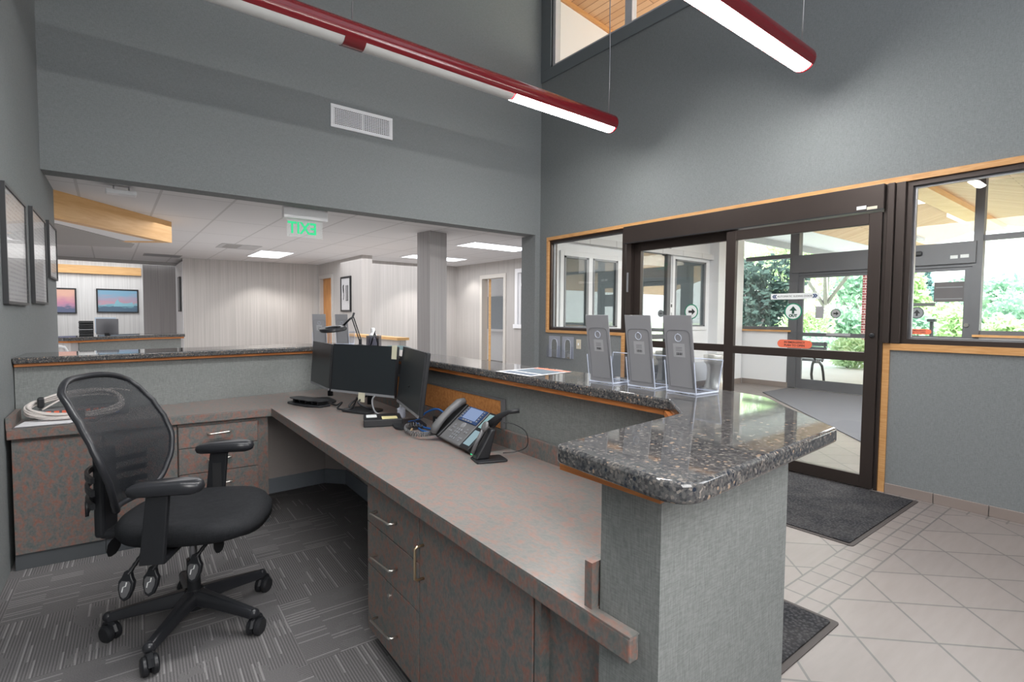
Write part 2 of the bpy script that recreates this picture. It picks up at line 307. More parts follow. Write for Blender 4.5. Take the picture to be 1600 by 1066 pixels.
# ------------------------------------------------------------------ geometry
class MB:
    def __init__(s): s.v = []; s.f = []
    def add(s, vs, fs, M=None):
        b = len(s.v)
        s.v += [tuple(M @ Vector(p)) if M else tuple(p) for p in vs]
        s.f += [tuple(b+i for i in f) for f in fs]; return s
    def box(s, x0, x1, y0, y1, z0, z1, M=None):
        vs = [(x, y, z) for z in (z0, z1) for y in (y0, y1) for x in (x0, x1)]
        return s.add(vs, [(0,2,3,1),(4,5,7,6),(0,1,5,4),(2,6,7,3),(0,4,6,2),(1,3,7,5)], M)
    def prism(s, poly, z0, z1, M=None):
        n = len(poly)
        vs = [(p[0], p[1], z0) for p in poly] + [(p[0], p[1], z1) for p in poly]
        return s.add(vs, [tuple(range(n))[::-1], tuple(range(n, 2*n))] + [(i, (i+1) % n, n+(i+1) % n, n+i) for i in range(n)], M)
    def quad(s, a, b, c, d): return s.add([a, b, c, d], [(0, 1, 2, 3)])
    def slab(s, a, b, t, z0, z1):
        """Vertical slab whose face runs a->b; thickness t to the left of a->b."""
        a, b = Vector(a), Vector(b); d = (b-a).normalized(); n = Vector((-d.y, d.x))*t
        return s.prism([a, b, b+n, a+n] if t > 0 else [a, a+n, b+n, b], z0, z1)
    def path(s, pts, r, n=10, closed=False, M=None, flat=1.0):
        pts = [Vector(p) for p in pts]; k = len(pts); rings = []
        up = Vector((0, 0, 1)); prev = None
        rr = r if isinstance(r, (list, tuple)) else [r]*k
        vs = []
        for i, p in enumerate(pts):
            if closed: t = pts[(i+1) % k]-pts[i-1]
            else: t = pts[min(i+1, k-1)]-pts[max(i-1, 0)]
            t.normalize()
            if prev is None: a = t.cross(up); a = t.cross(Vector((1, 0, 0))) if a.length < .05 else a
            else: a = prev - t*prev.dot(t)
            a.normalize(); prev = a; b = t.cross(a)
            vs += [p + a*(rr[i]*cos(2*pi*j/n)) + b*(rr[i]*flat*sin(2*pi*j/n)) for j in range(n)]
        fs = []
        m = k if closed else k-1
        for i in range(m):
            for j in range(n):
                i2 = (i+1) % k
                fs.append((i*n+j, i*n+(j+1) % n, i2*n+(j+1) % n, i2*n+j))
        if not closed: fs += [tuple(range(n))[::-1], tuple((k-1)*n+j for j in range(n))]
        return s.add(vs, fs, M)
    def tube(s, a, b, r, n=16, r2=None, M=None): return s.path([a, b], [r, r if r2 is None else r2], n, M=M)
    def lathe(s, prof, c=(0, 0, 0), n=24, M=None):
        vs = []; k = len(prof)
        for (r, z) in prof: vs += [(c[0]+r*cos(2*pi*j/n), c[1]+r*sin(2*pi*j/n), c[2]+z) for j in range(n)]
        fs = [(i*n+j, i*n+(j+1) % n, (i+1)*n+(j+1) % n, (i+1)*n+j) for i in range(k-1) for j in range(n)]
        fs += [tuple(range(n))[::-1], tuple((k-1)*n+j for j in range(n))]
        return s.add(vs, fs, M)
    def ball(s, c, r, n=14, m=8, M=None):
        rx, ry, rz = r if isinstance(r, (list, tuple)) else (r, r, r)
        vs = [(c[0], c[1], c[2]-rz)]
        for i in range(1, m):
            a = -pi/2+pi*i/m
            vs += [(c[0]+rx*cos(a)*cos(2*pi*j/n), c[1]+ry*cos(a)*sin(2*pi*j/n), c[2]+rz*sin(a)) for j in range(n)]
        vs.append((c[0], c[1], c[2]+rz))
        fs = [(0, 1+(j+1) % n, 1+j) for j in range(n)]
        for i in range(m-2):
            fs += [(1+i*n+j, 1+i*n+(j+1) % n, 1+(i+1)*n+(j+1) % n, 1+(i+1)*n+j) for j in range(n)]
        L = 1+(m-1)*n
        fs += [(1+(m-2)*n+j, 1+(m-2)*n+(j+1) % n, L) for j in range(n)]
        return s.add(vs, fs, M)
    def grid(s, fn, nu, nv, thick=None):
        P = [[Vector(fn(i/nu, j/nv)) for i in range(nu+1)] for j in range(nv+1)]
        vs = [p for row in P for p in row]; w = nu+1
        return s.add(vs, [(j*w+i, j*w+i+1, (j+1)*w+i+1, (j+1)*w+i) for j in range(nv) for i in range(nu)])
    def build(s, name, mat, parent=None, smooth=False, bevel=0, seg=2, solid=0, recalc=True, sub=0):
        me = bpy.data.meshes.new(name)
        vs = s.v
        if parent is not None:
            inv = wm(parent).inverted(); vs = [tuple(inv @ Vector(p)) for p in vs]
        me.from_pydata(vs, [], s.f)
        if recalc:
            bm = bmesh.new(); bm.from_mesh(me); bmesh.ops.recalc_face_normals(bm, faces=bm.faces); bm.to_mesh(me); bm.free()
        me.materials.append(mat)
        o = bpy.data.objects.new(name, me); COL.objects.link(o)
        if parent is not None: o.parent = parent
        if smooth:
            for p in me.polygons: p.use_smooth = True
            if smooth == 'auto':
                bm = bmesh.new(); bm.from_mesh(me)
                for e in bm.edges:
                    if len(e.link_faces) == 2 and e.calc_face_angle(0) > radians(38): e.smooth = False
                bm.to_mesh(me); bm.free()
        if solid:
            q = o.modifiers.new('s', 'SOLIDIFY'); q.thickness = solid; q.offset = 0
        if bevel:
            q = o.modifiers.new('b', 'BEVEL'); q.width = bevel; q.segments = seg; q.limit_method = 'ANGLE'; q.angle_limit = radians(35); q.harden_normals = False
        if sub:
            q = o.modifiers.new('u', 'SUBSURF'); q.levels = sub; q.render_levels = sub
        return o
def wm(o):
    m = Matrix.LocRotScale(o.location, o.rotation_euler, o.scale)
    return wm(o.parent) @ m if o.parent else m
def tag(o, label, cat, group=None):
    o['label'] = label; o['category'] = cat
    if group: o['group'] = group
    return o
def thing(name, label, cat, loc=(0, 0, 0), rz=0, group=None):
    o = bpy.data.objects.new(name, None); COL.objects.link(o); o.location = loc; o.rotation_euler = (0, 0, rz); o.empty_display_size = .1
    return tag(o, label, cat, group)
def struct(o): o['kind'] = 'structure'; return o
def sroot(name, loc=(0, 0, 0)):
    o = bpy.data.objects.new(name, None); COL.objects.link(o); o.location = loc; o.empty_display_size = .1; return struct(o)
def dup(root, loc=None, rz=None, label=None):
    r = root.copy(); COL.objects.link(r)
    if loc is not None: r.location = loc
    if rz is not None: r.rotation_euler = (0, 0, rz)
    if label: r['label'] = label
    for ch in list(root.children):
        c = ch.copy(); COL.objects.link(c); c.parent = r
        for g in list(ch.children):
            d = g.copy(); COL.objects.link(d); d.parent = c
    return r
def rbox(x0, x1, y0, y1, z0, z1, M=None): return MB().box(x0, x1, y0, y1, z0, z1, M)
def roundpoly(pts, rad, n=6):
    res = []; k = len(pts)
    for i, p in enumerate(pts):
        r = rad[i] if isinstance(rad, (list, tuple)) else rad
        p = Vector(p); a = Vector(pts[i-1])-p; b = Vector(pts[(i+1) % k])-p
        if r <= 0: res.append((p.x, p.y)); continue
        ang = a.angle(b)/2; d = min(r/math.tan(ang), a.length*.45, b.length*.45); a.normalize(); b.normalize()
        p0, p1 = p+a*d, p+b*d
        for j in range(n+1):
            t = j/n; q = p0*(1-t)**2 + p*2*t*(1-t) + p1*t*t; res.append((q.x, q.y))
    return res
def basis(origin, ex, ey, ez):
    M = Matrix.Identity(4)
    for i, e in enumerate((ex, ey, ez)):
        e = Vector(e)
        for j in range(3): M[j][i] = e[j]
    for j in range(3): M[j][3] = origin[j]
    return M
def text(name, body, mat, parent, M, size, extrude=.0004, align='CENTER', sx=1.0, bold=0.0):
    """Writing as a flat mesh: M maps text x/y/normal to the world."""
    cu = bpy.data.curves.new(name, 'FONT'); cu.body = body; cu.size = size; cu.extrude = extrude; cu.align_x = align; cu.align_y = 'CENTER'; cu.offset = bold; cu.resolution_u = 3
    to = bpy.data.objects.new(name, cu); COL.objects.link(to)
    dg = bpy.context.evaluated_depsgraph_get(); me = bpy.data.meshes.new_from_object(to.evaluated_get(dg)); bpy.data.objects.remove(to)
    me.name = name; me.materials.clear(); me.materials.append(mat)
    T = M @ Matrix.Diagonal((sx, 1, 1, 1))
    inv = wm(parent).inverted() if parent else Matrix.Identity(4)
    me.transform(inv @ T)
    o = bpy.data.objects.new(name, me); COL.objects.link(o)
    if parent: o.parent = parent
    return o
# door-wall decals face the lobby (-x): reading direction is -y
def FX(x, y, z): return basis((x, y, z), (0, -1, 0), (0, 0, 1), (-1, 0, 0))
# ================================================================== SETTING
XD = 4.702           # face of the entrance wall
YB = 5.455           # face of the wall above the long opening
ZC = 2.46            # ceiling of the office beyond
ZR = 6.0             # atrium ceiling
def lwx(y): return -.393-.019*(YB-y)

struct(rbox(-6, 10.40, -4, 18, -.12, 0).build('floor', TILE))
struct(MB().prism([(-.75, -2.2), (.80, -2.2), (.80, .6), (1.5, .8), (1.56, 4.2), (-.5, 4.0)], .0005, .004).build('floor_carpet', CARPET))
struct(MB().prism([(lwx(-4), -4), (lwx(6.39), 6.39), (lwx(6.39)-.15, 6.39), (lwx(-4)-.15, -4)], 0, ZR).build('wall_left', WALL))
struct(rbox(-.55, XD+.1, YB, 5.66, 2.44, ZR).build('wall_back', WALL))
struct(rbox(4.617, XD+.15, YB+.001, 5.75, 0, 2.44).build('wall_pier', WALL))
struct(rbox(-1.0, XD+.2, -4.15, -4, 0, ZR).build('wall_rear', WALL))
struct(rbox(-1.0, XD+.2, -4.15, 5.7, ZR, ZR+.12).build('ceiling', CEILP))
# entrance wall, with the storefront opening and the high clerestory opening left out of it
w = MB()
w.box(XD, XD+.15, -4, 5.455, 2.39, 4.62)
w.box(XD, XD+.15, 5.26, 5.455, 4.62, 5.85); w.box(XD, XD+.15, -4, 1.0, 4.62, 5.85); w.box(XD, XD+.15, -4, 5.455, 5.85, ZR)
w.box(XD, XD+.15, 3.945, 5.455, 0, 1.145); w.box(XD, XD+.15, 5.285, 5.455, 1.145, 2.39)
w.box(XD, XD+.15, -4, 1.362, 0, 1.10); w.box(XD, XD+.15, -4, -1.5, 1.10, 2.39)
struct(w.build('wall_right', WALL))
# oak trim
t = MB(); t.box(XD-.014, XD+.10, -1.5, 5.305, 2.352, 2.394); t.box(XD-.014, XD+.10, 5.272, 5.305, 1.12, 2.352)
struct(t.build('trim_1', OAKH))
t = MB(); t.box(XD-.014, XD+.12, 3.985, 5.272, 1.118, 1.152); t.box(XD-.014, XD+.12, 3.935, 3.985, 0, 1.152)
struct(t.build('trim_2', OAKH))
t = MB(); t.box(XD-.014, XD+.12, -1.5, 1.406, 1.098, 1.148); t.box(XD-.014, XD+.12, 1.362, 1.406, 0, 1.098)
struct(t.build('trim_3', OAKH))
# tile base along the entrance wall
t = MB(); y = 1.36
while y > -3.9:
    t.box(XD-.012, XD, y-.298, y, 0, .072); y -= .302
struct(t.build('baseboard_right', BASET, bevel=.002))
# clerestory: painted casing, white sash and panes
cw = sroot('window_3', (XD, 3.2, 4.6))
TRIMB = flat('painted_trim', (.17, .19, .205), .55, var=.03)
c = MB(); c.box(XD-.016, XD+.02, .8, 5.453, 4.475, 4.62); c.box(XD-.016, XD+.02, 5.26, 5.453, 4.62, 5.85)
c.build('casing', TRIMB, cw, bevel=.004)
c = MB(); c.box(XD+.02, XD+.10, 1.0, 5.26, 4.62, 4.66); c.box(XD+.02, XD+.10, 5.21, 5.26, 4.66, 5.85)
for yy in (3.99, 2.75): c.box(XD+.02, XD+.10, yy-.05, yy+.05, 4.66, 5.85)
c.build('sash', flat('sash_paint', (.60, .60, .63), .5), cw)
rbox(XD+.055, XD+.06, 1.0, 5.21, 4.66, 5.85).build('pane', PANE, cw)
# seen through the clerestory: loft side wall with oak rail, plank soffit above
def zl(x): return 5.58-.115*(x-XD)          # underside of the roof overhang where it meets the loft wall
def loft(name, y0, y1, a, b, mat, bottom=None):
    m = MB(); vs = [(x, y, (zl(x)+a if bottom is None else bottom) if k == 0 else zl(x)+b) for k in (0, 1) for y in (y0, y1) for x in (XD+.15, 8.6)]
    m.add(vs, [(0,2,3,1),(4,5,7,6),(0,1,5,4),(2,6,7,3),(0,4,6,2),(1,3,7,5)]); return struct(m.build(name, mat))
loft('wall_loft', 5.30, 5.42, 0, 0, WHITE, 3.6); loft('trim_4', 5.27, 5.42, 0, .06, OAKH); loft('ceiling_loft', .3, 5.42, .06, .12, PLANK)

# ---------------------------------------------------------------- storefront
# window_1: left sidelight
def frame_yz(mb, y0, y1, z0, z1, wd, x0, x1):
    mb.box(x0, x1, y0, y0+wd, z0, z1); mb.box(x0, x1, y1-wd, y1, z0, z1)
    mb.box(x0, x1, y0+wd, y1-wd, z0, z0+wd); mb.box(x0, x1, y0+wd, y1-wd, z1-wd, z1)
w1 = sroot('window_1', (XD, 4.6, 1.15))
m = MB(); frame_yz(m, 3.985, 5.272, 1.152, 2.352, .034, XD+.02, XD+.12); m.build('frame', BRONZE, w1)
m = MB(); frame_yz(m, 4.019, 5.238, 1.186, 2.318, .012, XD+.055, XD+.085); m.build('glazing_bead', GRAYM, w1)
rbox(XD+.068, XD+.073, 4.02, 5.237, 1.187, 2.317).build('pane', PANE, w1)
w2 = sroot('window_2', (XD, 0, 1.15))
m = MB(); frame_yz(m, -1.5, 1.300, 1.148, 2.352, .036, XD+.01, XD+.12); m.build('frame', BRONZE, w2)
m = MB(); frame_yz(m, -1.464, 1.264, 1.184, 2.316, .014, XD+.05, XD+.08); m.build('glazing_bead', STEEL, w2)
rbox(XD+.068, XD+.073, -1.46, 1.263, 1.185, 2.315).build('pane', PANE, w2)
# automatic sliding door set
d1 = sroot('door_1', (XD, 2.7, 0))
m = MB(); m.box(XD-.07, XD+.14, 1.42, 3.935, 2.165, 2.352); m.build('header', BRONZE, d1, bevel=.004)
rbox(XD-.072, XD-.069, 1.42, 3.935, 2.158, 2.168).build('header_reveal', BLACK, d1)
m = MB(); m.box(XD-.005, XD+.13, 3.87, 3.935, 0, 2.165); m.build('jamb', BRONZE, d1)
m = MB(); m.box(XD-.02, XD+.13, 1.30, 1.36, 1.149, 2.352); m.box(XD-.045, XD+.13, 1.362, 1.405, 1.152, 2.352); m.box(XD-.03, XD+.13, 1.407, 1.43, 0, 2.352)
m.build('jamb', BRONZE, d1, bevel=.003)
def leaf(name, y0, y1, x, z1, lst, rst):
    """Glazed aluminium leaf: stiles, top rail, mid rail, bottom rail and two panes."""
    m = MB(); m.box(x, x+.045, y1-lst, y1, .01, z1); m.box(x, x+.045, y0, y0+rst, .01, z1)
    m.box(x, x+.045, y0+rst, y1-lst, z1-.085, z1); m.box(x, x+.045, y0+rst, y1-lst, .01, .108); m.box(x, x+.045, y0+rst, y1-lst, 1.0, 1.072)
    f = m.build(name, BRONZE, d1, bevel=.003)
    rbox(x+.02, x+.025, y0+rst, y1-lst, 1.072, z1-.085).build('pane', PANE, f)
    rbox(x+.02, x+.025, y0+rst, y1-lst, .108, 1.0).build('pane', PANE, f)
    return f
lf = leaf('fixed_leaf', 2.66, 3.87, XD+.06, 2.165, .085, .06)
rf = leaf('sliding_leaf', 1.432, 2.69, XD-.055, 2.145, .095, .085)
rbox(XD-.03, XD+.14, 1.43, 3.94, 0, .008).build('threshold', STEEL, d1)
MB().lathe([(.0, 0), (.017, 0), (.017, .012), (.010, .016), (0, .016)], n=16, M=basis((XD-.055, 1.467, 1.206), (0, 1, 0), (0, 0, 1), (-1, 0, 0))).build('lock_cylinder', BLACK, rf)
m = MB(); m.box(XD-.0725, XD-.0705, 1.535, 1.60, 2.178, 2.205); m.build('white_label', WDEC, d1)
m = MB(); m.box(XD-.0725, XD-.0705, 1.462, 1.53, 2.170, 2.192); m.build('cream_label', CREAM, d1)
rbox(XD-.012, XD-.004, 3.90, 3.922, 1.62, 1.84).build('push_plate', GRAYM, d1)
# decals on the sliding leaf
XP = XD-.055+.0195
def roundel(x, y, z, r, parent, ring, face, ink, word=None, up=True):
    MB().lathe([(0, 0), (r, 0), (r, .0006), (0, .0006)], n=40, M=FX(x, y, z)).build('decal_ring', ring, parent)
    MB().lathe([(0, .0007), (r*.86, .0007), (r*.86, .0012), (0, .0012)], n=40, M=FX(x, y, z)).build('decal_face', face, parent)
    k = r*.86
    A = [(-.17, -.62), (.17, -.62), (.17, -.1), (.56, -.1), (0, .66), (-.56, -.1), (-.17, -.1)] if up else [(-.5, .18), (-.5, -.18), (.1, -.18), (.1, -.52), (.68, 0), (.1, .52), (.1, .18)]
    if word: A = [(p[0]*.9, p[1]*.82+.2) for p in A]
    MB().prism([(p[0]*k, p[1]*k) for p in A], .0013, .0018, FX(x, y, z)).build('arrow', ink, parent)
    if word: text('decal_word', word, ink, parent, FX(x-.0015, y, z-k*.58), k*.50, bold=.002)
roundel(XP, 2.067, 1.391, .073, rf, GREEN, WDEC, flat('green_ink', (.01, .06, .04), .7), 'OUT', True)
roundel(XD+.06+.0195, 3.135, 1.394, .078, lf, GREEN, WDEC, DARKINK, None, False)
m = MB(); m.box(XP-.001, XP, 1.862, 2.262, 1.497, 1.548); s1 = m.build('decal_strip', WDEC, rf)
for sgn, yc in ((1, 2.235), (-1, 1.888)):
    for k in (0, .016):
        MB().prism([(-.012, .016), (0, .016), (.014, 0), (0, -.016), (-.012, -.016), (.002, 0)], 0, .0006, FX(XP-.0012, yc-sgn*k, 1.5225) @ Matrix.Diagonal((-sgn, 1, 1, 1))).build('chevron', NAVY, s1)
text('strip_word', 'AUTOMATIC SLIDING DOOR', DARKINK, s1, FX(XP-.0015, 2.06, 1.5225), .022)
def pill(x, y0, y1, z, h, parent):
    r = h/2; w = abs(y1-y0)/2-r; yc = (y0+y1)/2
    P = [(w+r*sin(a), r*cos(a)) for a in [pi*i/10 for i in range(11)]] + [(-w-r*sin(a), -r*cos(a)) for a in [pi*i/10 for i in range(11)]]
    o = MB().prism(P, 0, .0008, FX(x, yc, z)).build('emergency_decal', ORANGE, parent)
    text('decal_word', 'IN EMERGENCY', DARKINK, o, FX(x-.0012, yc, z+h*.19), h*.36, bold=.0004)
    text('decal_word', 'PUSH TO OPEN', DARKINK, o, FX(x-.0012, yc, z-h*.20), h*.36, bold=.0004)
pill(XP, 1.905, 2.192, 1.112, .068, rf)

# ---------------------------------------------------------------- vestibule
XO = 10.35
struct(rbox(XD+.15, XO, 5.75, 5.90, 0, 3.25).build('wall_vestibule', WHITE))
struct(rbox(9.35, XO-.07, 5.55, 5.75, 0, 3.25).build('wall_vestibule', WHITE))
struct(rbox(XD+.15, XO, -2.3, -2.15, 0, 3.3).build('wall_vestibule', WHITE))
struct(rbox(XO-.02, XO+.16, 4.64, 5.75, 0, 1.075).build('wall_knee', WHITE))
struct(rbox(XO-.02, XO+.16, -2.15, 1.92, 0, 1.075).build('wall_knee', WHITE))
struct(rbox(XO-.07, XO+.06, 4.60, 5.75, 1.075, 1.108).build('trim_5', OAKH))
struct(rbox(XO-.07, XO+.06, -2.15, 1.95, 1.075, 1.108).build('trim_6', OAKH))
t = MB(); t.box(XO-.032, XO-.02, 4.64, 5.55, 0, .10); t.box(XD+.16, 9.35, 5.738, 5.75, 0, .10); t.box(9.338, 9.35, 5.55, 5.75, 0, .10); t.box(9.35, XO-.07, 5.538, 5.55, 0, .1); t.box(XO-.032, XO-.02, -2.15, 1.92, 0, .10)
struct(t.build('baseboard_vestibule', BASET))
# interior windows in the vestibule side wall
DARKROOM = flat('dim_room', (.36, .39, .40), .8, var=.1, scale=2)  # colour of the sheet standing in for a dim room behind the glass
REFG = glass('reflective_glass', (.80, .83, .84), .17)
def side_window(n, x0, x1, z0, z1, mull=None, mat=None):
    w = sroot(n, ((x0+x1)/2, 5.75, z0))
    c = MB(); W = .075
    for a, b in ((x0-W, x0), (x1, x1+W)): c.box(a, b, 5.725, 5.75, z0-W, z1+W)
    c.box(x0, x1, 5.725, 5.75, z1, z1+W); c.box(x0, x1, 5.725, 5.75, z0-W, z0)
    if mull: c.box(mull-.05, mull+.05, 5.725, 5.75, z0, z1)
    c.build('casing', WHITE, w, bevel=.004)
    f = MB(); xs = [(x0, mull-.05), (mull+.05, x1)] if mull else [(x0, x1)]
    for a, b in xs:
        f.box(a, a+.03, 5.715, 5.748, z0, z1); f.box(b-.05, b, 5.715, 5.748, z0, z1); f.box(a, b, 5.715, 5.748, z1-.03, z1); f.box(a, b, 5.715, 5.748, z0, z0+.02)
    f.build('sash', GRAYM, w)
    for a, b in xs: rbox(a+.03, b-.05, 5.742, 5.746, z0+.02, z1-.03).build('pane', REFG, w)
    for a, b in xs: rbox(a+.03, b-.05, 5.7465, 5.7495, z0+.02, z1-.03).build('room_backdrop', DARKROOM, w)
side_window('window_4', 5.42, 6.62, 1.17, 2.25, 5.99)
side_window('window_5', 8.20, 9.18, 1.17, 2.40)
d3 = sroot('door_3', (7.6, 5.75, 0))
f = MB()
for a, b in ((7.20, 7.25), (7.93, 8.03)): f.box(a, b, 5.70, 5.75, 0, 2.70)
f.box(7.25, 7.93, 5.70, 5.75, 2.58, 2.70); f.box(7.25, 7.93, 5.70, 5.75, 0, .2); f.box(7.25, 7.93, 5.70, 5.75, .95, 1.03)
f.build('frame', BRONZEO, d3)
rbox(7.25, 7.93, 5.735, 5.74, .2, 2.58).build('pane', glass('bright_reflective_glass', (.7, .74, .74), .55), d3)
rbox(7.25, 7.93, 5.7405, 5.7445, .2, 2.58).build('inner_backdrop', flat('pale_room', (.62, .70, .72), .6), d3)  # opaque sheet stands in for the pale room behind the glass
rbox(7.88, 7.93, 5.685, 5.70, 2.44, 2.52).build('closer', BLACK, d3)
o = thing('intercom_panel', 'small white intercom box on the vestibule wall between its glass door and window', 'intercom', (8.09, 5.75, 1.5)); rbox(8.055, 8.118, 5.715, 5.75, 1.42, 1.60).build('case', WHITE, o, bevel=.004); rbox(8.07, 8.105, 5.712, 5.715, 1.52, 1.575).build('screen', BLACK, o)
# outer glass wall
d2 = sroot('door_2', (XO, 3.2, 0))
m = MB(); m.box(XO-.06, XO+.12, 1.95, 4.60, 2.19, 2.52); m.box(XO-.02, XO+.10, 1.95, 4.60, 2.14, 2.20)
m.build('header', BRONZEO, d2, bevel=.004)
m = MB(); m.box(XO-.03, XO+.12, 4.50, 4.66, 0, 3.46); m.box(XO-.03, XO+.12, 1.88, 1.99, 0, 3.53)
m.build('jamb', BRONZEO, d2)
def oleaf(y0, y1):
    m = MB(); x = XO
    m.box(x, x+.045, y0, y0+.09, .01, 2.19); m.box(x, x+.045, y1-.09, y1, .01, 2.19)
    m.box(x, x+.045, y0+.09, y1-.09, 2.09, 2.19); m.box(x, x+.045, y0+.09, y1-.09, .01, .19); m.box(x, x+.045, y0+.09, y1-.09, 1.0, 1.07)
    f = m.build('sliding_leaf', BRONZEO, d2)
    rbox(x+.02, x+.025, y0+.09, y1-.09, 1.07, 2.09).build('pane', PANEO, f); rbox(x+.02, x+.025, y0+.09, y1-.09, .19, 1.0).build('pane', PANEO, f)
    return f
oA = oleaf(3.22, 4.50); oB = oleaf(1.99, 3.20)
rbox(XO-.03, XO+.12, 1.95, 4.6, 0, .012).build('threshold', STEEL, d2)
XQ = XO+.0195
m = MB(); m.box(XQ-.001, XQ, 4.055, 4.195, 1.34, 1.56); m.build('paper_notice', GRAYDEC, oA)
roundel(XQ, 3.854, 1.428, .085, oA, flat('dull_green', (.04, .10, .08), .7), GRAYDEC, DARKINK, None, False)
m = MB(); m.box(XO-.004, XO-.001, 3.60, 3.99, 1.025, 1.075); m.build('bar_label', GRAYDEC, oA)
m = MB(); m.box(XQ-.001, XQ, 2.08, 2.45, 1.61, 1.92); nb = m.build('notice_board', flat('notice_back', (.115, .105, .11), .7), oB)
m = MB(); m.box(XQ-.002, XQ-.001, 2.10, 2.43, 1.83, 1.845); m.box(XQ-.002, XQ-.001, 2.10, 2.43, 1.65, 1.665); m.build('notice_line', GRAYM, nb)
m = MB(); m.box(XQ-.001, XQ, 2.43, 2.87, 1.545, 1.60); m.build('decal_strip', flat('strip_back', (.13, .14, .13), .7), oB)
roundel(XQ, 2.66, 1.439, .095, oB, flat('dull_green_2', (.05, .07, .07), .7), GRAYM, DARKINK, None, True)
pill(XQ, 2.46, 2.82, 1.135, .085, oB)
MB().lathe([(0, 0), (.03, 0), (.03, .02), (0, .02)], n=16, M=basis((XO, 2.035, 1.25), (0, 1, 0), (0, 0, 1), (-1, 0, 0))).build('lock_cylinder', SILVER, oB)
m = MB(); m.box(XO-.10, XO-.06, 2.60, 2.94, 2.345, 2.42); m.build('door_sensor', BLACK, d2, bevel=.02)
m = MB(); m.box(XO-.063, XO-.060, 2.16, 2.25, 2.27, 2.32); m.box(XO-.063, XO-.060, 2.03, 2.13, 2.275, 2.325); m.build('white_label', WDEC, d2)
def outer_window(n, y0, y1, bars):
    w = sroot(n, (XO, (y0+y1)/2, 1.1))
    m = MB(); m.box(XO, XO+.10, y0, y1, 1.108, 1.17)
    for z in bars: m.box(XO, XO+.10, y0, y1, z-.04, z+.04)
    m.build('frame', BRONZEO, w)
    rbox(XO+.05, XO+.055, y0, y1, 1.17, 3.4).build('pane', PANEO, w)
    return w
outer_window('window_6', 4.66, 5.55, (2.53,)); outer_window('window_7', -2.15, 1.88, (2.56,))
w = sroot('window_8', (XO, 3.2, 2.52)); rbox(XO+.05, XO+.055, 1.99, 4.50, 2.52, 3.5).build('pane', PANEO, w)
# entrance canopy: gabled plank soffit that runs from the building over the apron
RY, RZ, SL, XE = 3.15, 3.92, .30, 18.8
s = MB(); s.add([(XD+.15, RY, RZ), (XE, RY, RZ), (XE, 5.2, RZ-SL*2.05), (XD+.15, 5.2, RZ-SL*2.05)], [(0, 1, 2, 3)])
s.add([(XD+.15, RY, RZ), (XE, RY, RZ), (XE, -2.2, RZ-SL*5.35), (XD+.15, -2.2, RZ-SL*5.35)], [(3, 2, 1, 0)])
can = sroot('ceiling_canopy', (10, RY, RZ)); s.build('plank_soffit', PLANK, can, solid=.05)
s = MB(); s.box(XD+.15, XE, 5.2, 6.3, RZ-SL*2.05-.03, RZ-SL*2.05+.03); s.build('eave_soffit', WHITE, can)
s = MB(); s.box(XD+.15, XE, RY-.20, RY+.20, RZ-.20, RZ-.08); s.build('ridge_beam', MAPLE, can)
s = MB(); s.box(XD+.15, XE+.3, 6.3, 6.36, 3.12, 3.42); s.box(XE, XE+.05, 5.2, 6.3, 3.2, 3.4); s.build('fascia', flat('fascia_gray', (.40, .40, .42), .6), can)
s = MB(); s.add([(XE, RY, RZ-.02), (XE, RY, RZ+.08), (XE, 5.2, RZ-SL*2.05+.08), (XE, 5.2, RZ-SL*2.05-.02)], [(0, 1, 2, 3)]); s.add([(XE, RY, RZ-.02), (XE, RY, RZ+.08), (XE, -2.2, RZ-SL*5.35+.08), (XE, -2.2, RZ-SL*5.35-.02)], [(0, 1, 2, 3)])
s.build('gable_edge', GRAYP, can, solid=.03)
for i, xx in enumerate((12.6, 16.2)):
    o = tag(MB().box(xx-.75, xx+.75, RY+.21, RY+.33, RZ-.20, RZ-.12).build('canopy_light', CANL), ['long white strip light on the canopy ridge beam nearer the doors', 'long white strip light on the canopy ridge beam at its outer end'][i], 'light', 'strip lights along the canopy ridge')
o = tag(MB().box(16.7, 17.4, 4.35, 4.50, RZ-SL*1.28-.10, RZ-SL*1.28-.01).build('canopy_downlight', GRAYP, bevel=.02), 'dark slotted fitting set into the plank canopy soffit', 'light')

# ---------------------------------------------------------------- office beyond the opening
struct(MB().box(-6, 10.35, 5.66, 14.0, ZC, ZC+.1).box(3.2, 10.35, 14.0, 18, ZC, ZC+.1).build('ceiling_office', CEILT))
xB, xE = 3.765, 6.326
struct(MB().slab((xB, 12.03), (1.2, 12.40), -.15, 0, ZC).build('wall_office_far', STRIPE))
w = MB(); w.box(xB, xB+.20, 11.90, 12.2, 0, ZC); w.box(xB, xB+.20, 9.45, 11.08, 0, ZC); w.box(xB, xB+.20, 11.08, 11.90, 2.15, ZC)
struct(w.build('wall_office_return', STRIPE))
struct(rbox(xB+.20, xE, 10.25, 10.40, 0, ZC).build('wall_office_middle', STRIPE))
w = MB(); w.box(xE, xE+.12, 9.22, 10.4, 0, ZC); w.box(xE, xE+.12, 8.42, 9.22, 2.13, ZC); w.box(xE, xE+.12, 8.06, 8.42, 0, ZC); w.box(xE, xE+.12, 7.0, 8.06, 0, 1.18); w.box(xE, xE+.12, 7.0, 8.06, 2.18, ZC); w.box(xE, xE+.12, 5.9, 7.0, 0, ZC)
struct(w.build('wall_office_right', STRIPE))
struct(MB().prism([(3.385, 6.16), (3.69, 6.24), (3.655, 6.53), (3.35, 6.45)], 0, ZC).build('column', STRIPED))
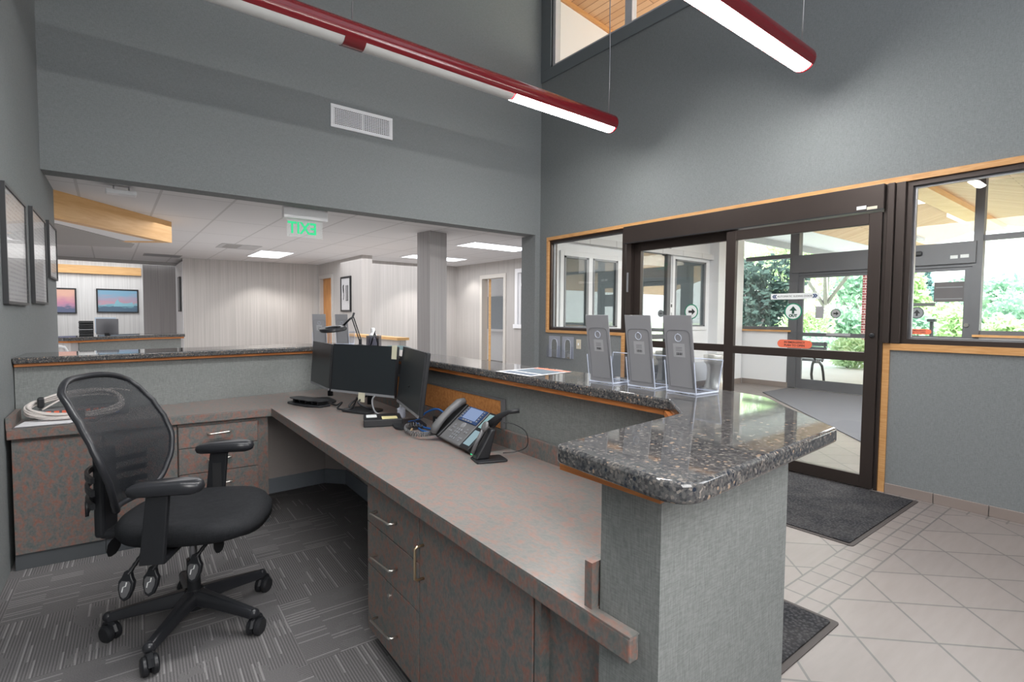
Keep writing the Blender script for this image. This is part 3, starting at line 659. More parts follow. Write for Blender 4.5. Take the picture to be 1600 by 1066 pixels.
# oak door and white casing in the return wall
d4 = sroot('door_4', (xB, 11.5, 0))
m = MB(); m.box(xB-.02, xB+.12, 11.86, 11.93, 0, 2.2); m.box(xB-.02, xB+.12, 11.05, 11.12, 0, 2.2); m.box(xB-.02, xB+.12, 11.12, 11.86, 2.13, 2.2); m.build('casing', flat('casing_gray', (.52, .50, .48), .5), d4)
rbox(xB+.06, xB+.10, 11.12, 11.86, 0, 2.13).build('slab', wood('oak_door', srgb(206, 146, 82), srgb(180, 120, 62), (8, 8, 2)), d4)
# doorway and window in the right-hand wall
d5 = sroot('door_5', (xE, 8.8, 0))
CAS = flat('casing_beige', (.60, .57, .53), .5, var=.02)
m = MB(); m.box(xE-.02, xE+.13, 9.20, 9.28, 0, 2.2); m.box(xE-.02, xE+.13, 8.36, 8.44, 0, 2.2); m.box(xE-.02, xE+.13, 8.44, 9.20, 2.12, 2.2); m.build('casing', CAS, d5)
MB().prism([(xE+.125, 9.15), (xE+.165, 9.12), (xE+.64, 9.80), (xE+.60, 9.83)], 0, 2.12).build('open_leaf', MAPLE, d5)
w9 = sroot('window_9', (xE, 7.6, 1.2))
m = MB(); m.box(xE-.02, xE+.10, 7.98, 8.06, 1.10, 2.26); m.box(xE-.02, xE+.1, 7.0, 7.98, 2.18, 2.26); m.box(xE-.03, xE+.1, 6.95, 8.10, 1.10, 1.18); m.build('casing', WHITE, w9)
m = MB(); m.box(xE+.02, xE+.06, 7.92, 7.98, 1.18, 2.18); m.box(xE+.02, xE+.06, 7.0, 7.92, 1.92, 1.97); m.build('sash', WHITE, w9)
rbox(xE+.05, xE+.055, 7.0, 7.92, 1.18, 2.18).build('pane', PANE, w9)
# lit room behind that doorway
struct(rbox(9.2, 9.3, 5.9, 17, 0, 2.6).build('wall_side_room', WHITE))
struct(rbox(9.12, 9.2, 5.9, 17, .95, 1.92).build('wall_side_panel', flat('blue_gray_panel', (.36, .40, .44), .7)))
struct(rbox(9.05, 9.2, 5.9, 17, .88, .95).build('trim_7', WHITE))
# left part: bulkhead, header and bright room with prints
bk = sroot('ceiling_bulkhead', (.6, 7.6, 2.25))
a, b = Vector((-1.35, 5.14)), Vector((.637, 7.68)); dv = (b-a).normalized(); nv = Vector((-dv.y, dv.x))
MB().prism([a, b, b+nv*.10, a+nv*.10], 2.205, ZC).build('fascia_board', MAPLE, bk)
MB().prism([b-dv*.10+nv*.10, b+nv*.10, b+nv*.55, b-dv*.10+nv*.55], 2.205, ZC).build('return_board', MAPLE, bk)
MB().prism([a+nv*.10, b-dv*.10+nv*.10, b-dv*.10+nv*.55, b-dv*1.1+nv*3.2, a+nv*3.2], 2.212, 2.25).build('soffit_panel', WHITE, bk)
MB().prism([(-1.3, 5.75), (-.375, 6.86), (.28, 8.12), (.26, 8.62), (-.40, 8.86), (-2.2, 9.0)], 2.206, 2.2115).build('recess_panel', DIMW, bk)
struct(rbox(-4, 1.32, 13.7, 13.85, 2.40, ZC+.1).build('wall_header', DIMW))
struct(rbox(.62, 1.30, 14.2, 14.3, 0, 2.42).build('wall_panel', STRIPED))
struct(rbox(1.20, 1.36, 12.55, 13.84, 0, 2.40).build('wall_jamb', WHITE))
struct(rbox(-4, 3, 16.0, 16.15, 0, 2.75).build('wall_bright_room', STRIPEW))
struct(rbox(-4, .66, 15.9, 16.0, 2.27, 2.46).build('trim_8', MAPLE))
struct(rbox(-4, 3, 13.86, 16.15, 2.75, 2.85).build('ceiling_bright_room', CEILP))
struct(rbox(-4.15, -4, 5.66, 16.15, 0, 2.85).build('wall_office_left', STRIPEW))
struct(rbox(1.36, 3.0, 13.8, 13.9, 0, 2.75).build('wall_closing', STRIPED))
# waiting-area rail
pr = sroot('wall_rail', (3.6, 8, 0))
rbox(3.48, 3.60, 7.3, 9.4, 0, .955).build('rail_wall', STRIPE, pr); rbox(3.44, 3.64, 7.27, 9.44, .955, .995).build('rail_cap', MAPLE, pr)
# ================================================================== RECEPTION COUNTER
ZG0, ZG1 = 1.05, 1.085
hw = thing('reception_half_wall', 'low L-shaped half wall covered in gray-green woven fabric under the granite ledge', 'half wall', (1.0, .6, 0))
MB().prism([(.775, .559), (1.263, .559), (1.56, .85), (1.60, 1.0), (1.605, 4.60), (lwx(4.27)+.004, 4.27), (lwx(3.93)+.004, 3.93), (1.502, 4.232), (1.398, .95), (1.25, .722), (.775, .702)], .005, 1.032).build('wall_body', HALF, hw)
# oak board under the stone
MB().prism([(.690, .50), (.80, .52), (1.25, .56), (1.56, .87), (1.59, 1.0), (1.59, 4.55), (lwx(4.2)+.006, 4.22), (lwx(3.9)+.006, 3.905), (1.462, 4.185), (1.338, .965), (1.16, .80), (.690, .735)], 1.0322, ZG0-.0006).build('oak_board', OAKD, hw)
gp = [(.652, .428), (1.297, .470), (1.487, .664), (1.626, .79), (1.66, .95), (1.662, 4.66), (lwx(4.33)+.003, 4.33), (lwx(3.875)+.003, 3.875), (1.447, 4.155), (1.322, .935), (1.165, .788), (.672, .735)]
tag(MB().prism(roundpoly(gp, [.055, .012, .10, .10, .08, .02, 0, 0, .02, .02, .03, .03]), ZG0, ZG1).build('granite_ledge', GRANITE, bevel=.007, seg=3, smooth='auto'), 'polished speckled gray granite ledge wrapping around the reception desk', 'counter top')

desk = thing('reception_worktop', 'rust and gray mottled laminate L-shaped worktop below the granite ledge', 'desk', (.8, 2, .69))
dp = [(.745, .60), (.772, .60), (.772, .705), (1.247, .725), (1.394, .955), (1.497, 4.226), (lwx(3.92)+.008, 3.922), (lwx(3.59)+.008, 3.592), (.799, 3.506)]
MB().prism(dp, .688, .737).build('worktop', LAMF, desk, bevel=.004)
MB().prism([(p[0], p[1]) for p in dp], .737, .740).build('surface', LAMT, desk)  # thin sheet that carries the light-brightened laminate colour
m = MB(); m.prism([(.757, .708), (1.24, .728), (1.24, .748), (.757, .728)], .740, .835)
m.build('backsplash', LAMF, desk)
m = MB(); m.prism([(1.374, .955), (1.393, .955), (1.496, 4.20), (1.477, 4.20)], .740, .815); m.build('backsplash', LAMF, desk)
m = MB(); m.prism([(lwx(3.62)+.006, 3.60), (lwx(3.62)+.028, 3.60), (lwx(3.9)+.028, 3.915), (lwx(3.9)+.006, 3.915)], .740, .80); m.build('backsplash', LAMF, desk)
# brown tack board on the inner face of the half wall
tb = thing('tack_board', 'brown tackboard panel with gray edge fixed behind the monitors and desk phone', 'board', (1.42, 2.3, .85))
m = MB(); m.prism([(1.405, 1.89), (1.420, 1.89), (1.470, 3.45), (1.455, 3.45)], .818, .945); m.build('panel', TACK, tb)
m = MB(); m.prism([(1.402, 1.885), (1.421, 1.885), (1.471, 3.455), (1.454, 3.455)], .945, .953); m.prism([(1.402, 1.878), (1.421, 1.878), (1.421, 1.89), (1.402, 1.89)], .818, .953); m.build('edging', GRAYP, tb)

# ------------------------------------------------------------------ cabinets
def fx(y): return .777+.018*(y-.6)
def hnd(mb, p, q, out_, r=.0046):
    p, q, o = Vector(p), Vector(q), Vector(out_)
    d = (q-p).normalized()*.012
    mb.path([p, p+o*.75, p+o+d*.5, p+o+d*1.4, q+o-d*1.4, q+o-d*.5, q+o*.75, q], r, 10)
def front(y0, y1, z0, z1, t=.018):
    return MB().prism([(fx(y0), y0), (fx(y0)+t, y0), (fx(y1)+t, y1), (fx(y1), y1)], z0, z1)
c1 = thing('drawer_cabinet', 'mottled laminate three-drawer cabinet under the main worktop, beside the kneehole', 'cabinet', (.9, 1.74, 0))
MB().prism([(fx(1.516)+.02, 1.516), (1.36, 1.516), (1.36, 1.972), (fx(1.972)+.02, 1.972)], .07, .686).build('carcass', LAMF, c1)
MB().prism([(fx(1.516)+.06, 1.516), (1.36, 1.516), (1.36, 1.972), (fx(1.972)+.06, 1.972)], .005, .07).build('plinth', COVE, c1)
for z0, z1, zh in ((.512, .680, .575), (.343, .508, .405), (.072, .339, .158)):
    f = front(1.517, 1.970, z0, z1).build('drawer', LAMF, c1, bevel=.0015)
    h = MB(); hnd(h, (fx(1.87), 1.872, zh), (fx(1.69), 1.690, zh+.016), (-.030, 0, 0)); h.build('handle', SILVER, f, smooth=True)
    if z0 < .1: MB().lathe([(0, 0), (.009, 0), (.009, .004), (.004, .005), (0, .005)], n=16, M=basis((fx(1.76), 1.76, .292), (0, 1, 0), (0, 0, 1), (-1, 0, 0))).build('lock', SILVER, f)
c2 = thing('door_cabinet', 'mottled laminate one-door cabinet between the drawers and the fabric pillar', 'cabinet', (.9, 1.2, 0))
MB().prism([(fx(.92)+.02, .92), (1.36, .92), (1.36, 1.512), (fx(1.512)+.02, 1.512)], .07, .686).build('carcass', LAMF, c2)
MB().prism([(fx(.92)+.06, .92), (1.36, .92), (1.36, 1.512), (fx(1.512)+.06, 1.512)], .005, .07).build('plinth', COVE, c2)
f = front(.921, 1.512, .072, .680).build('door', LAMF, c2, bevel=.0015)
h = MB(); hnd(h, (fx(1.49), 1.484, .585), (fx(1.49), 1.484, .475), (-.032, 0, 0)); h.build('handle', flat('brass_bar', (.66, .52, .34), .3, 1.0), f, smooth=True)
c3 = thing('filler_cabinet', 'recessed mottled laminate filler panel between the door cabinet and fabric pillar', 'cabinet', (.9, .8, 0))
m = MB(); m.prism([(fx(.7)+.03, .712), (1.2, .73), (1.2, .915), (fx(.9)+.03, .915)], .005, .686); m.build('panel', LAMF, c3)
m = MB(); m.prism([(fx(.89)+.002, .893), (fx(.9)+.05, .893), (fx(.9)+.05, .915), (fx(.9)+.002, .915)], .005, .686); m.build('stile', LAMF, c3)
# left run
def dy(x): return 3.592-.070*(x+.43)
def fy(x): return dy(x)+.018
def lfront(x0, x1, z0, z1, t=.018): return MB().prism([(x0, fy(x0)), (x1, fy(x1)), (x1, fy(x1)+t), (x0, fy(x0)+t)], z0, z1)
def lunit(nm, lab, x0, x1):
    c = thing(nm, lab, 'cabinet', ((x0+x1)/2, 3.75, 0))
    MB().prism([(x0, fy(x0)+.02), (x1, fy(x1)+.02), (x1, 3.92), (x0, 3.92)], .085, .686).build('carcass', LAMF, c)
    MB().prism([(x0, fy(x0)+.008), (x1, fy(x1)+.008), (x1, 3.9), (x0, 3.9)], .005, .085).build('plinth', COVE, c)
    return c
c4 = lunit('door_cabinet', 'mottled laminate cabinet with one plain door against the left wall', lwx(3.7)+.02, -.042)
lfront(-.405, -.045, .088, .672).build('door', LAMF, c4, bevel=.0015)
c5 = lunit('door_cabinet', 'narrow mottled laminate door cabinet behind the office chair, left of the drawers', -.040, .300)
lfront(-.037, .297, .088, .672).build('door', LAMF, c5, bevel=.0015)
c6 = lunit('drawer_cabinet', 'mottled laminate drawer cabinet under the left wing, right of the office chair', .302, .785)
for z0, z1, zh in ((.541, .668, .616), (.386, .537, .46), (.24, .382, .31), (.088, .236, .16)):
    f = lfront(.305, .722, z0, z1).build('drawer', LAMF, c6, bevel=.0015)
    h = MB(); hnd(h, (.452, fy(.45), zh), (.572, fy(.57), zh+.006), (0, -.028, 0)); h.build('handle', SILVER, f, smooth=True)
# kneehole back: smooth panel and cove base, colours lightened to offset the shade
kb = sroot('wall_kneehole', (1.3, 3.9, 0))
MB().prism([(.80, 4.10), (1.33, 4.12), (1.452, 3.99), (1.385, 2.0), (1.393, 2.0), (1.46, 4.0), (1.34, 4.13), (.80, 4.11)], .005, .686).build('back_panel', flat('kneehole_panel', (.66, .60, .57), .6, var=.03), kb)
MB().prism([(.79, 4.085), (1.32, 4.105), (1.440, 3.975), (1.374, 2.0), (1.384, 2.0), (1.45, 3.98), (1.33, 4.118), (.79, 4.098)], .005, .115).build('cove_base', flat('blue_gray_cove', (.34, .38, .43), .5), kb)

# ================================================================== OFFICE CHAIR
ch = thing('office_chair', 'black mesh-back office chair with padded armrests on a five-star caster base', 'chair', (.262, 2.545, 0), radians(-27))
R0 = wm(ch)
def W(mb): # local chair coordinates -> world
    mb.v = [tuple(R0 @ Vector(p)) for p in mb.v]; return mb
off = radians(19.4+27)
for k in range(5):
    a = off+2*pi*k/5; d = Vector((cos(a), sin(a), 0)); n = Vector((-d.y, d.x, 0))
    m = MB(); pr = []
    for t, zt, hw_, hh in ((.03, .130, .030, .032), (.12, .122, .024, .026), (.24, .106, .021, .021), (.305, .097, .021, .017)):
        c = d*t+Vector((0, 0, zt)); pr.append([c+n*s_*hw_*q+Vector((0, 0, v*hh)) for s_, q, v in ((-1, 1, -1), (-1, 1, .2), (-1, .55, .95), (1, .55, .95), (1, 1, .2), (1, 1, -1))])
    vs = [p for r in pr for p in r]; fs = [(i*6+j, i*6+(j+1) % 6, (i+1)*6+(j+1) % 6, (i+1)*6+j) for i in range(3) for j in range(6)]
    fs += [(5, 4, 3, 2, 1, 0), tuple(18+j for j in range(6))]
    m.add(vs, fs); m.ball(d*.303+Vector((0, 0, .097)), (.022, .022, .020))
    leg = W(m).build('base_leg', BLACKS, ch, smooth='auto', bevel=.004)
    ca = a+radians((25, -70, 140, 40, 100)[k]); cd = Vector((cos(ca), sin(ca), 0)); cn = Vector((-cd.y, cd.x, 0)); cc = d*.305+cd*.012
    m = MB()
    for s_ in (-1, 1): m.lathe([(0, -.013), (.028, -.013), (.0355, -.006), (.0355, .007), (.028, .013), (0, .013)], n=22, M=basis(cc+cn*s_*.0155+Vector((0, 0, .036)), (cd.x, cd.y, 0), (0, 0, 1), (cn.x, cn.y, 0)))
    m.path([cc-cd*.034+Vector((0, 0, .044)), cc-cd*.024+Vector((0, 0, .066)), cc+Vector((0, 0, .075)), cc+cd*.024+Vector((0, 0, .066)), cc+cd*.034+Vector((0, 0, .044))], .013, 8); m.tube(d*.305+Vector((0, 0, .05)), d*.305+Vector((0, 0, .085)), .009)
    W(m).build('caster', BLACK, leg, smooth='auto')
m = MB(); m.lathe([(0, .075), (.036, .075), (.042, .09), (.042, .145), (.030, .155), (.026, .16), (.026, .29), (0, .29)], n=24)
W(m).build('column_sleeve', BLACK, ch, smooth='auto')
m = MB(); m.lathe([(0, .28), (.0145, .28), (.0145, .43), (0, .43)], n=18); W(m).build('gas_lift', STEEL, ch, smooth='auto')
m = MB(); m.box(-.14, .12, -.085, .085, .418, .446); m.box(-.10, .08, -.06, .06, .39, .42); m.box(-.21, -.12, -.05, .05, .405, .435)
W(m).build('seat_mechanism', BLACK, ch, bevel=.008)
# seat cushion: waterfall front, rounded plan
def seat_pt(u, v):
    a = 2*pi*u; c, s_ = cos(a), sin(a)
    ex = abs(c)**.62*(1 if c > 0 else -1); ey = abs(s_)**.72*(1 if s_ > 0 else -1)
    return ex, ey
m = MB(); rings = []; NS = 48
prof = [(.0, .514), (.35, .516), (.68, .522), (.86, .524), (.95, .516), (1.0, .496), (.995, .465), (.95, .445), (.80, .437), (0, .437)]
vs = []
for (r, z) in prof:
    for i in range(NS):
        ex, ey = seat_pt(i/NS, 0)
        x = .026+ex*.272*r; y = ey*.262*r*(1-.10*max(0, -ex))
        zz = z-(.030*max(0, ex*r-.45)**1.5*2.2 if z > .45 else 0) - .012*(1-abs(ey*r))*0
        vs.append((x, y, zz))
fs = [(i*NS+j, i*NS+(j+1) % NS, (i+1)*NS+(j+1) % NS, (i+1)*NS+j) for i in range(len(prof)-1) for j in range(NS)]
m.add(vs, fs); W(m).build('seat', SEATF, ch, smooth=True)
# back: curved mesh panel held in a frame
def bshape(v):  # half width and forward offset up the back (v 0..1)
    hwid = [.150, .205, .250, .280, .282, .272, .258, .238]; xo = [-.225, -.205, -.195, -.203, -.230, -.268, -.312, -.355]
    t = v*7; i = min(int(t), 6); f = t-i; f = f*f*(3-2*f)*.5+f*.5
    return hwid[i]*(1-f)+hwid[i+1]*f, xo[i]*(1-f)+xo[i+1]*f
Z0, Z1 = .545, 1.065
def bp(u, v):
    h_, x_ = bshape(v); s_ = 2*u-1
    k = max(0, (v-.7)/.3)**2; kb = max(0, (.2-v)/.2)**2
    return (x_-.040+.055*abs(s_)**2.0, s_*h_*(1-.05*k*abs(s_)), Z0+(Z1-Z0)*v+k*(.008-.040*abs(s_)**3.5)+.02*kb*abs(s_)**3)
W(MB().grid(bp, 20, 24)).build('mesh_back', MESH, ch, smooth=True, recalc=False)
edge = [bp(1, v/20) for v in range(21)] + [bp(1-u/14, 1) for u in range(1, 15)] + [bp(0, 1-v/20) for v in range(1, 21)] + [bp(u/14, 0) for u in range(1, 14)]
W(MB().path(edge, .0125, 10, closed=True)).build('back_frame', BLACKS, ch, smooth=True)
m = MB(); m.box(-.345, -.305, -.055, .055, .42, .78); m.box(-.33, -.16, -.05, .05, .412, .448)
W(m).build('back_upright', BLACK, ch, bevel=.015, seg=3)
m = MB()
for z in (.60, .65, .70): m.grid(lambda u, v, z=z: (-.262-.10*(1-(2*u-1)**2)-.0, (2*u-1)*.20, z+.022*(v-.5)), 14, 1)
W(m).build('lumbar_rib', BLACK, ch, solid=.012, recalc=False)
m = MB(); m.grid(lambda u, v: (-.30-.05*(1-(2*u-1)**2), (2*u-1)*.17, .555+.05*v), 12, 2)
W(m).build('lumbar_shell', BLACK, ch, solid=.012, recalc=False, smooth=True)
for s_ in (1, -1):
    yy = s_*.305
    P = [(-.125, .018), (-.115, .034), (-.05, .043), (.06, .043), (.115, .036), (.128, .015), (.128, -.015), (.115, -.036), (.06, -.043), (-.05, -.043), (-.115, -.034), (-.125, -.018)]
    m = MB(); vs = []
    for zf, sc in ((.668, .84), (.674, .96), (.689, 1.0), (.702, .96), (.709, .84)):
        vs += [(p[0]*sc+.03, yy+p[1]*sc, zf+(.012*sin((p[0]+.125)*9) if zf > .69 else .006*sin((p[0]+.125)*9))) for p in P]
    k = len(P); fs = [(i*k+j, i*k+(j+1) % k, (i+1)*k+(j+1) % k, (i+1)*k+j) for i in range(4) for j in range(k)]+[tuple(range(k))[::-1], tuple(4*k+j for j in range(k))]
    m.add(vs, fs); W(m).build('armrest_pad', BLACKS, ch, smooth=True)
    m = MB(); m.add([(-.032, yy-.012, .68), (.045, yy-.012, .68), (.045, yy+.012, .68), (-.032, yy+.012, .68), (-.062, yy-.012, .41), (.022, yy-.012, .41), (.022, yy+.012, .41), (-.062, yy+.012, .41)], [(0,1,2,3),(7,6,5,4),(0,4,5,1),(1,5,6,2),(2,6,7,3),(3,7,4,0)])
    m.box(-.062, .022, min(yy, s_*.10), max(yy, s_*.10), .405, .428)
    post = W(m).build('armrest_post', BLACK, ch, bevel=.006)
    W(rbox(-.022, .018, yy+(.012 if s_ < 0 else -.014), yy+(.014 if s_ < 0 else -.012), .50, .62)).build('height_slot', DARKINK, post)
# control paddles hanging on ribbed stalks on the near side
for x0, y0, x1, y1, zb in ((-.125, -.19, -.150, -.215, .262), (-.050, -.19, -.070, -.205, .268), (.085, -.115, .065, -.16, .285)):
    m = MB(); n_ = 12; top = Vector((x0+.03, y0+.03, .43)); bot = Vector((x1+.005, y1, zb+.075))
    m.path([top.lerp(bot, i/n_) for i in range(n_+1)], [.0065 if i % 2 else .009 for i in range(n_+1)], 10)
    c = Vector((x1, y1, zb+.03))
    pts = [(0, .062), (.012, .056), (.020, .034), (.030, .020), (.028, -.010), (.016, -.042), (0, -.052)]
    P = pts+[(-a, b) for a, b in pts[-2:0:-1]]
    Mx = basis(c, (.97, -.24, 0), (.05, .2, .97), (.24, .95, -.2))
    m.prism(P, -.009, .009, Mx)
    lv = W(m).build('control_lever', BLACK, ch, smooth='auto', bevel=.003)
    m = MB(); m.prism([(a*.72, b*.72-.003) for a, b in P if b < .04], -.0105, -.0095, Mx)
    pl_ = W(m).build('paddle_inset', GRAYP, lv)
    m = MB(); m.path([Mx @ Vector(p) for p in ((-.008, -.018, -.0115), (-.006, .0, -.0115), (.004, .004, -.0115), (.006, .018, -.0115))], .0022, 6)
    W(m).build('seat_icon', WDEC, lv)
m = MB(); m.lathe([(0, 0), (.034, 0), (.036, .01), (.036, .04), (.030, .05), (0, .05)], n=8, M=basis((.15, -.12, .405), (0, 1, 0), (.2, 0, -1), (0, -1, .1)))
W(m).build('adjustment_knob', BLACK, ch, bevel=.003)
m = MB(); m.lathe([(0, 0), (.030, 0), (.034, .01), (.032, .045), (0, .05)], n=8, M=basis((-.235, -.10, .415), (0, 1, 0), (0, 0, 1), (0, -1, 0)))
W(m).build('adjustment_knob', BLACK, ch, bevel=.003)

# ================================================================== MONITORS
def monitor(lab, L, Rr, z0, z1, tilt, foot, basekind):
    """Flat monitor whose screen runs from its left edge L to its right edge Rr as the user sees it."""
    L, Rr = Vector((*L, 0)), Vector((*Rr, 0)); ex = (Rr-L).normalized(); n = Vector((ex.y, -ex.x, 0))     # n points at the user
    w = (Rr-L).length; c = (L+Rr)/2; ez = (Vector((0, 0, 1))*cos(tilt)-n*sin(tilt)); nn = ex.cross(ez)
    M = basis((c.x, c.y, z0), ex, ez, nn); h = (z1-z0)/cos(tilt)
    t = thing('computer_monitor', lab, 'monitor', (c.x-n.x*.06, c.y-n.y*.06, .74), group='monitors on the reception desk')
    MB().box(-w/2, w/2, 0, h, -.028, -.004, M).build('back_shell', BLACK, t, bevel=.006)
    b = MB(); b.box(-w/2, w/2, 0, .014, -.004, .001, M); fr = b.build('lower_bezel', GRAYM, t)
    b = MB(); b.box(-w/2, -w/2+.005, .014, h, -.004, .0005, M); b.box(w/2-.005, w/2, .014, h, -.004, .0005, M); b.box(-w/2, w/2, h-.005, h, -.004, .0005, M); b.build('bezel', BLACK, t)
    MB().box(-w/2+.005, w/2-.005, .014, h-.005, -.003, 0, M).build('screen', SCREEN, t)
    f = Vector((c.x, c.y, 0))-n*.075
    MB().path([(f.x, f.y, .775), (f.x, f.y, .86), (f.x+n.x*.03, f.y+n.y*.03, .93), (f.x+n.x*.052, f.y+n.y*.052, .96)], .018, 10).build('stand_neck', BLACK, t, smooth=True)
    Mb = basis((f.x+n.x*.065, f.y+n.y*.065, .7408), ex, n, (0, 0, 1))
    MB().prism(roundpoly([(-.12, -.085), (.12, -.085), (.12, .085), (-.12, .085)], .06), 0, .012, Mb).build('stand_base', BLACK, t, bevel=.003)
    return t, M, w, h
mc, Mc, wc, hc = monitor('center black monitor with a blank screen, between two angled monitors', (1.112, 3.320), (1.316, 2.828), .844, 1.147, radians(5), 0, 0)
ml, Ml, wl, hl = monitor('leftmost black monitor, turned edge-on in the desk corner', (1.135, 3.82), (1.108, 3.355), .844, 1.143, radians(4), 0, 0)
mr_, Mr, wr, hr = monitor('rightmost black monitor, angled beside the brown tackboard', (1.322, 2.805), (1.184, 2.275), .828, 1.150, radians(7), 0, 0)
# sticky notes
n1 = tag(MB().box(wc/2-.035, wc/2+.004, hc-.075, hc+.006, .002, .003, Mc).build('sticky_note', flat('faded_note', (.60, .58, .44), .8)), 'pale sticky note hanging where the center and right monitors meet', 'sticky note', 'sticky notes around the monitors')
n2 = tag(MB().box(-.02, .035, -.045, .012, .003, .004, Mc).build('sticky_note', flat('cream_note', (.62, .59, .46), .8)), 'pale sticky note hanging below the center monitor', 'sticky note', 'sticky notes around the monitors')
n2.location = (0, 0, 0)
# small things under the monitors
o = thing('mini_computer', 'small black computer box lying under the right monitor with a label on top', 'computer', (1.17, 2.62, .74))
Mx = basis((1.17, 2.66, .741), Vector((.93, -.36, 0)).normalized(), Vector((.36, .93, 0)).normalized(), (0, 0, 1))
MB().box(-.10, .10, -.09, .09, 0, .038, Mx).build('case', BLACK, o, bevel=.004)
MB().box(-.085, -.03, -.02, .06, .0383, .039, Mx).build('label', WDEC, o)
m = MB(); [m.box(-.1007, -.1003, -.05+i*.022, -.038+i*.022, .012, .026, Mx) for i in range(4)]; m.build('port', STEEL, o)
tag(MB().box(-.005, .075, -.085, -.01, .0395, .0405, Mx).build('sticky_note', YELLOW), 'yellow sticky note stuck on the small black computer box', 'sticky note', 'sticky notes around the monitors')
o = thing('sanitizer_bottle', 'small clear bottle standing under the right edge of the center monitor', 'bottle', (1.33, 2.76, .741))
MB().lathe([(0, 0), (.022, 0), (.024, .006), (.024, .05), (.010, .062), (0, .062)], (1.33, 2.76, .741), 20).build('body', ACRYLE, o, smooth='auto')
MB().lathe([(0, .062), (.011, .062), (.011, .078), (0, .078)], (1.33, 2.76, .741), 16).build('cap', WHITE, o)
o = thing('document_tray', 'black curved plastic tray on the worktop under the leftmost monitor', 'tray', (1.02, 3.55, .741))
Mt = basis((1.03, 3.50, .741), Vector((.35, -.94, 0)).normalized(), Vector((.94, .35, 0)).normalized(), (0, 0, 1))
P = roundpoly([(-.17, -.05), (-.06, -.075), (.07, -.075), (.16, -.045), (.17, .05), (-.17, .05)], .03)
MB().prism(P, 0, .012, Mt).build('base', BLACK, o, bevel=.004)
MB().prism([(p[0]*.97, p[1]*.85+.005) for p in P], .034, .040, Mt).build('lid', BLACKS, o, bevel=.002)
for i in range(5): MB().box(-.13+i*.062, -.118+i*.062, -.03, .04, .012, .034, Mt).build('divider', BLACK, o)
# cables
def cable(lab, pts, r, mat, grp='loose cables on the reception desk'):
    P = [Vector(p) for p in pts]; Q = []
    for i in range(len(P)-1):
        a, b_, c, d = P[max(i-1, 0)], P[i], P[i+1], P[min(i+2, len(P)-1)]
        for k in range(7):
            t = k/7; Q.append(.5*((2*b_)+(c-a)*t+(2*a-5*b_+4*c-d)*t*t+(3*b_-a-3*c+d)*t**3))
    Q.append(P[-1])
    return tag(MB().path(Q, r, 8).build('cable', mat, smooth=True), lab, 'cable', grp)
cable('thick black cable looping under the center monitor', [(1.30, 3.18, .82), (1.22, 3.17, .80), (1.17, 3.16, .76), (1.22, 3.10, .748), (1.30, 3.08, .748), (1.25, 3.03, .76), (1.19, 3.06, .80), (1.26, 3.10, .83)], .006, BLACK)
cable('black cable tangled between the center monitor and the document tray', [(1.13, 3.38, .756), (1.14, 3.30, .754), (1.16, 3.26, .775), (1.10, 3.16, .756), (1.17, 3.12, .758), (1.25, 3.24, .80)], .006, BLACK)
cable('gray cable hanging from the center monitor onto the worktop', [(1.27, 2.98, .85), (1.235, 2.95, .83), (1.215, 2.90, .80), (1.22, 2.87, .765), (1.255, 2.85, .748), (1.32, 2.84, .746)], .005, GRAYM)
cable('blue cable running straight from the phone toward the monitors', [(1.33, 2.16, .747), (1.315, 2.28, .747), (1.29, 2.42, .748), (1.31, 2.56, .75)], .0055, BLUEC)
cable('blue cable lying beside the coiled handset cord', [(1.30, 2.13, .746), (1.265, 2.26, .746), (1.25, 2.36, .746), (1.285, 2.50, .747), (1.30, 2.62, .747)], .0055, BLUEC)
cable('blue cable curling up behind the right monitor', [(1.385, 2.20, .75), (1.39, 2.33, .80), (1.385, 2.43, .83), (1.37, 2.53, .80), (1.345, 2.58, .755), (1.28, 2.57, .75)], .0055, BLUEC)
cable('tan flat cable lying under the right monitor', [(1.20, 2.38, .745), (1.24, 2.45, .745), (1.27, 2.55, .745)], .006, TANC)
o = thing('power_adapter', 'black power adapter block with a white label beside the brown tackboard', 'adapter', (1.375, 2.36, .742))
rbox(1.345, 1.395, 2.27, 2.42, .742, .80).build('block', BLACK, o, bevel=.006); rbox(1.343, 1.3448, 2.32, 2.385, .765, .79).build('label', WDEC, o)

# ================================================================== DESK PHONE
FX0, FY0 = 1.225, 2.185
px = Vector((-.10, -.99, 0)).normalized(); pb = Vector((px.y*-1, px.x, 0)); tl = radians(40)
if pb.x < 0: pb = -pb
ey = pb*cos(tl)+Vector((0, 0, sin(tl))); nz_ = px.cross(ey)
if nz_.z < 0: nz_ = -nz_
PM = basis((FX0, FY0, .762), px, ey, nz_)
ph = thing('desk_phone', 'gray business desk phone with color screen and key expansion module', 'phone', (FX0, FY0, .74))
MB().box(0, .262, 0, .205, -.022, 0, PM).build('body', GRAYP, ph, bevel=.006)
MB().box(.004, .058, -.004, .207, 0, .012, PM).build('cradle', BLACK, ph, bevel=.004)
m = MB(); m.path([PM @ Vector(p) for p in ((.030, -.006, .022), (.030, .02, .036), (.030, .07, .043), (.030, .13, .043), (.030, .185, .038), (.030, .212, .024))], [.020, .026, .023, .023, .026, .020], 12, flat=.75)
hs = m.build('handset', GRAYP, ph, smooth=True)
MB().box(.075, .255, .118, .203, .0005, .004, PM).build('screen_bezel', NAVY, ph)
MB().box(.098, .222, .134, .198, .0041, .005, PM).build('screen', emis('phone_screen', (.42, .55, .86), .62), ph)
MB().box(.266, .352, .0, .207, -.022, .002, PM).build('expansion_module', BLACK, ph, bevel=.004)
MB().box(.282, .338, .115, .195, .0025, .0035, PM).build('module_screen', emis('module_screen_top', (.45, .72, .74), .62), ph)
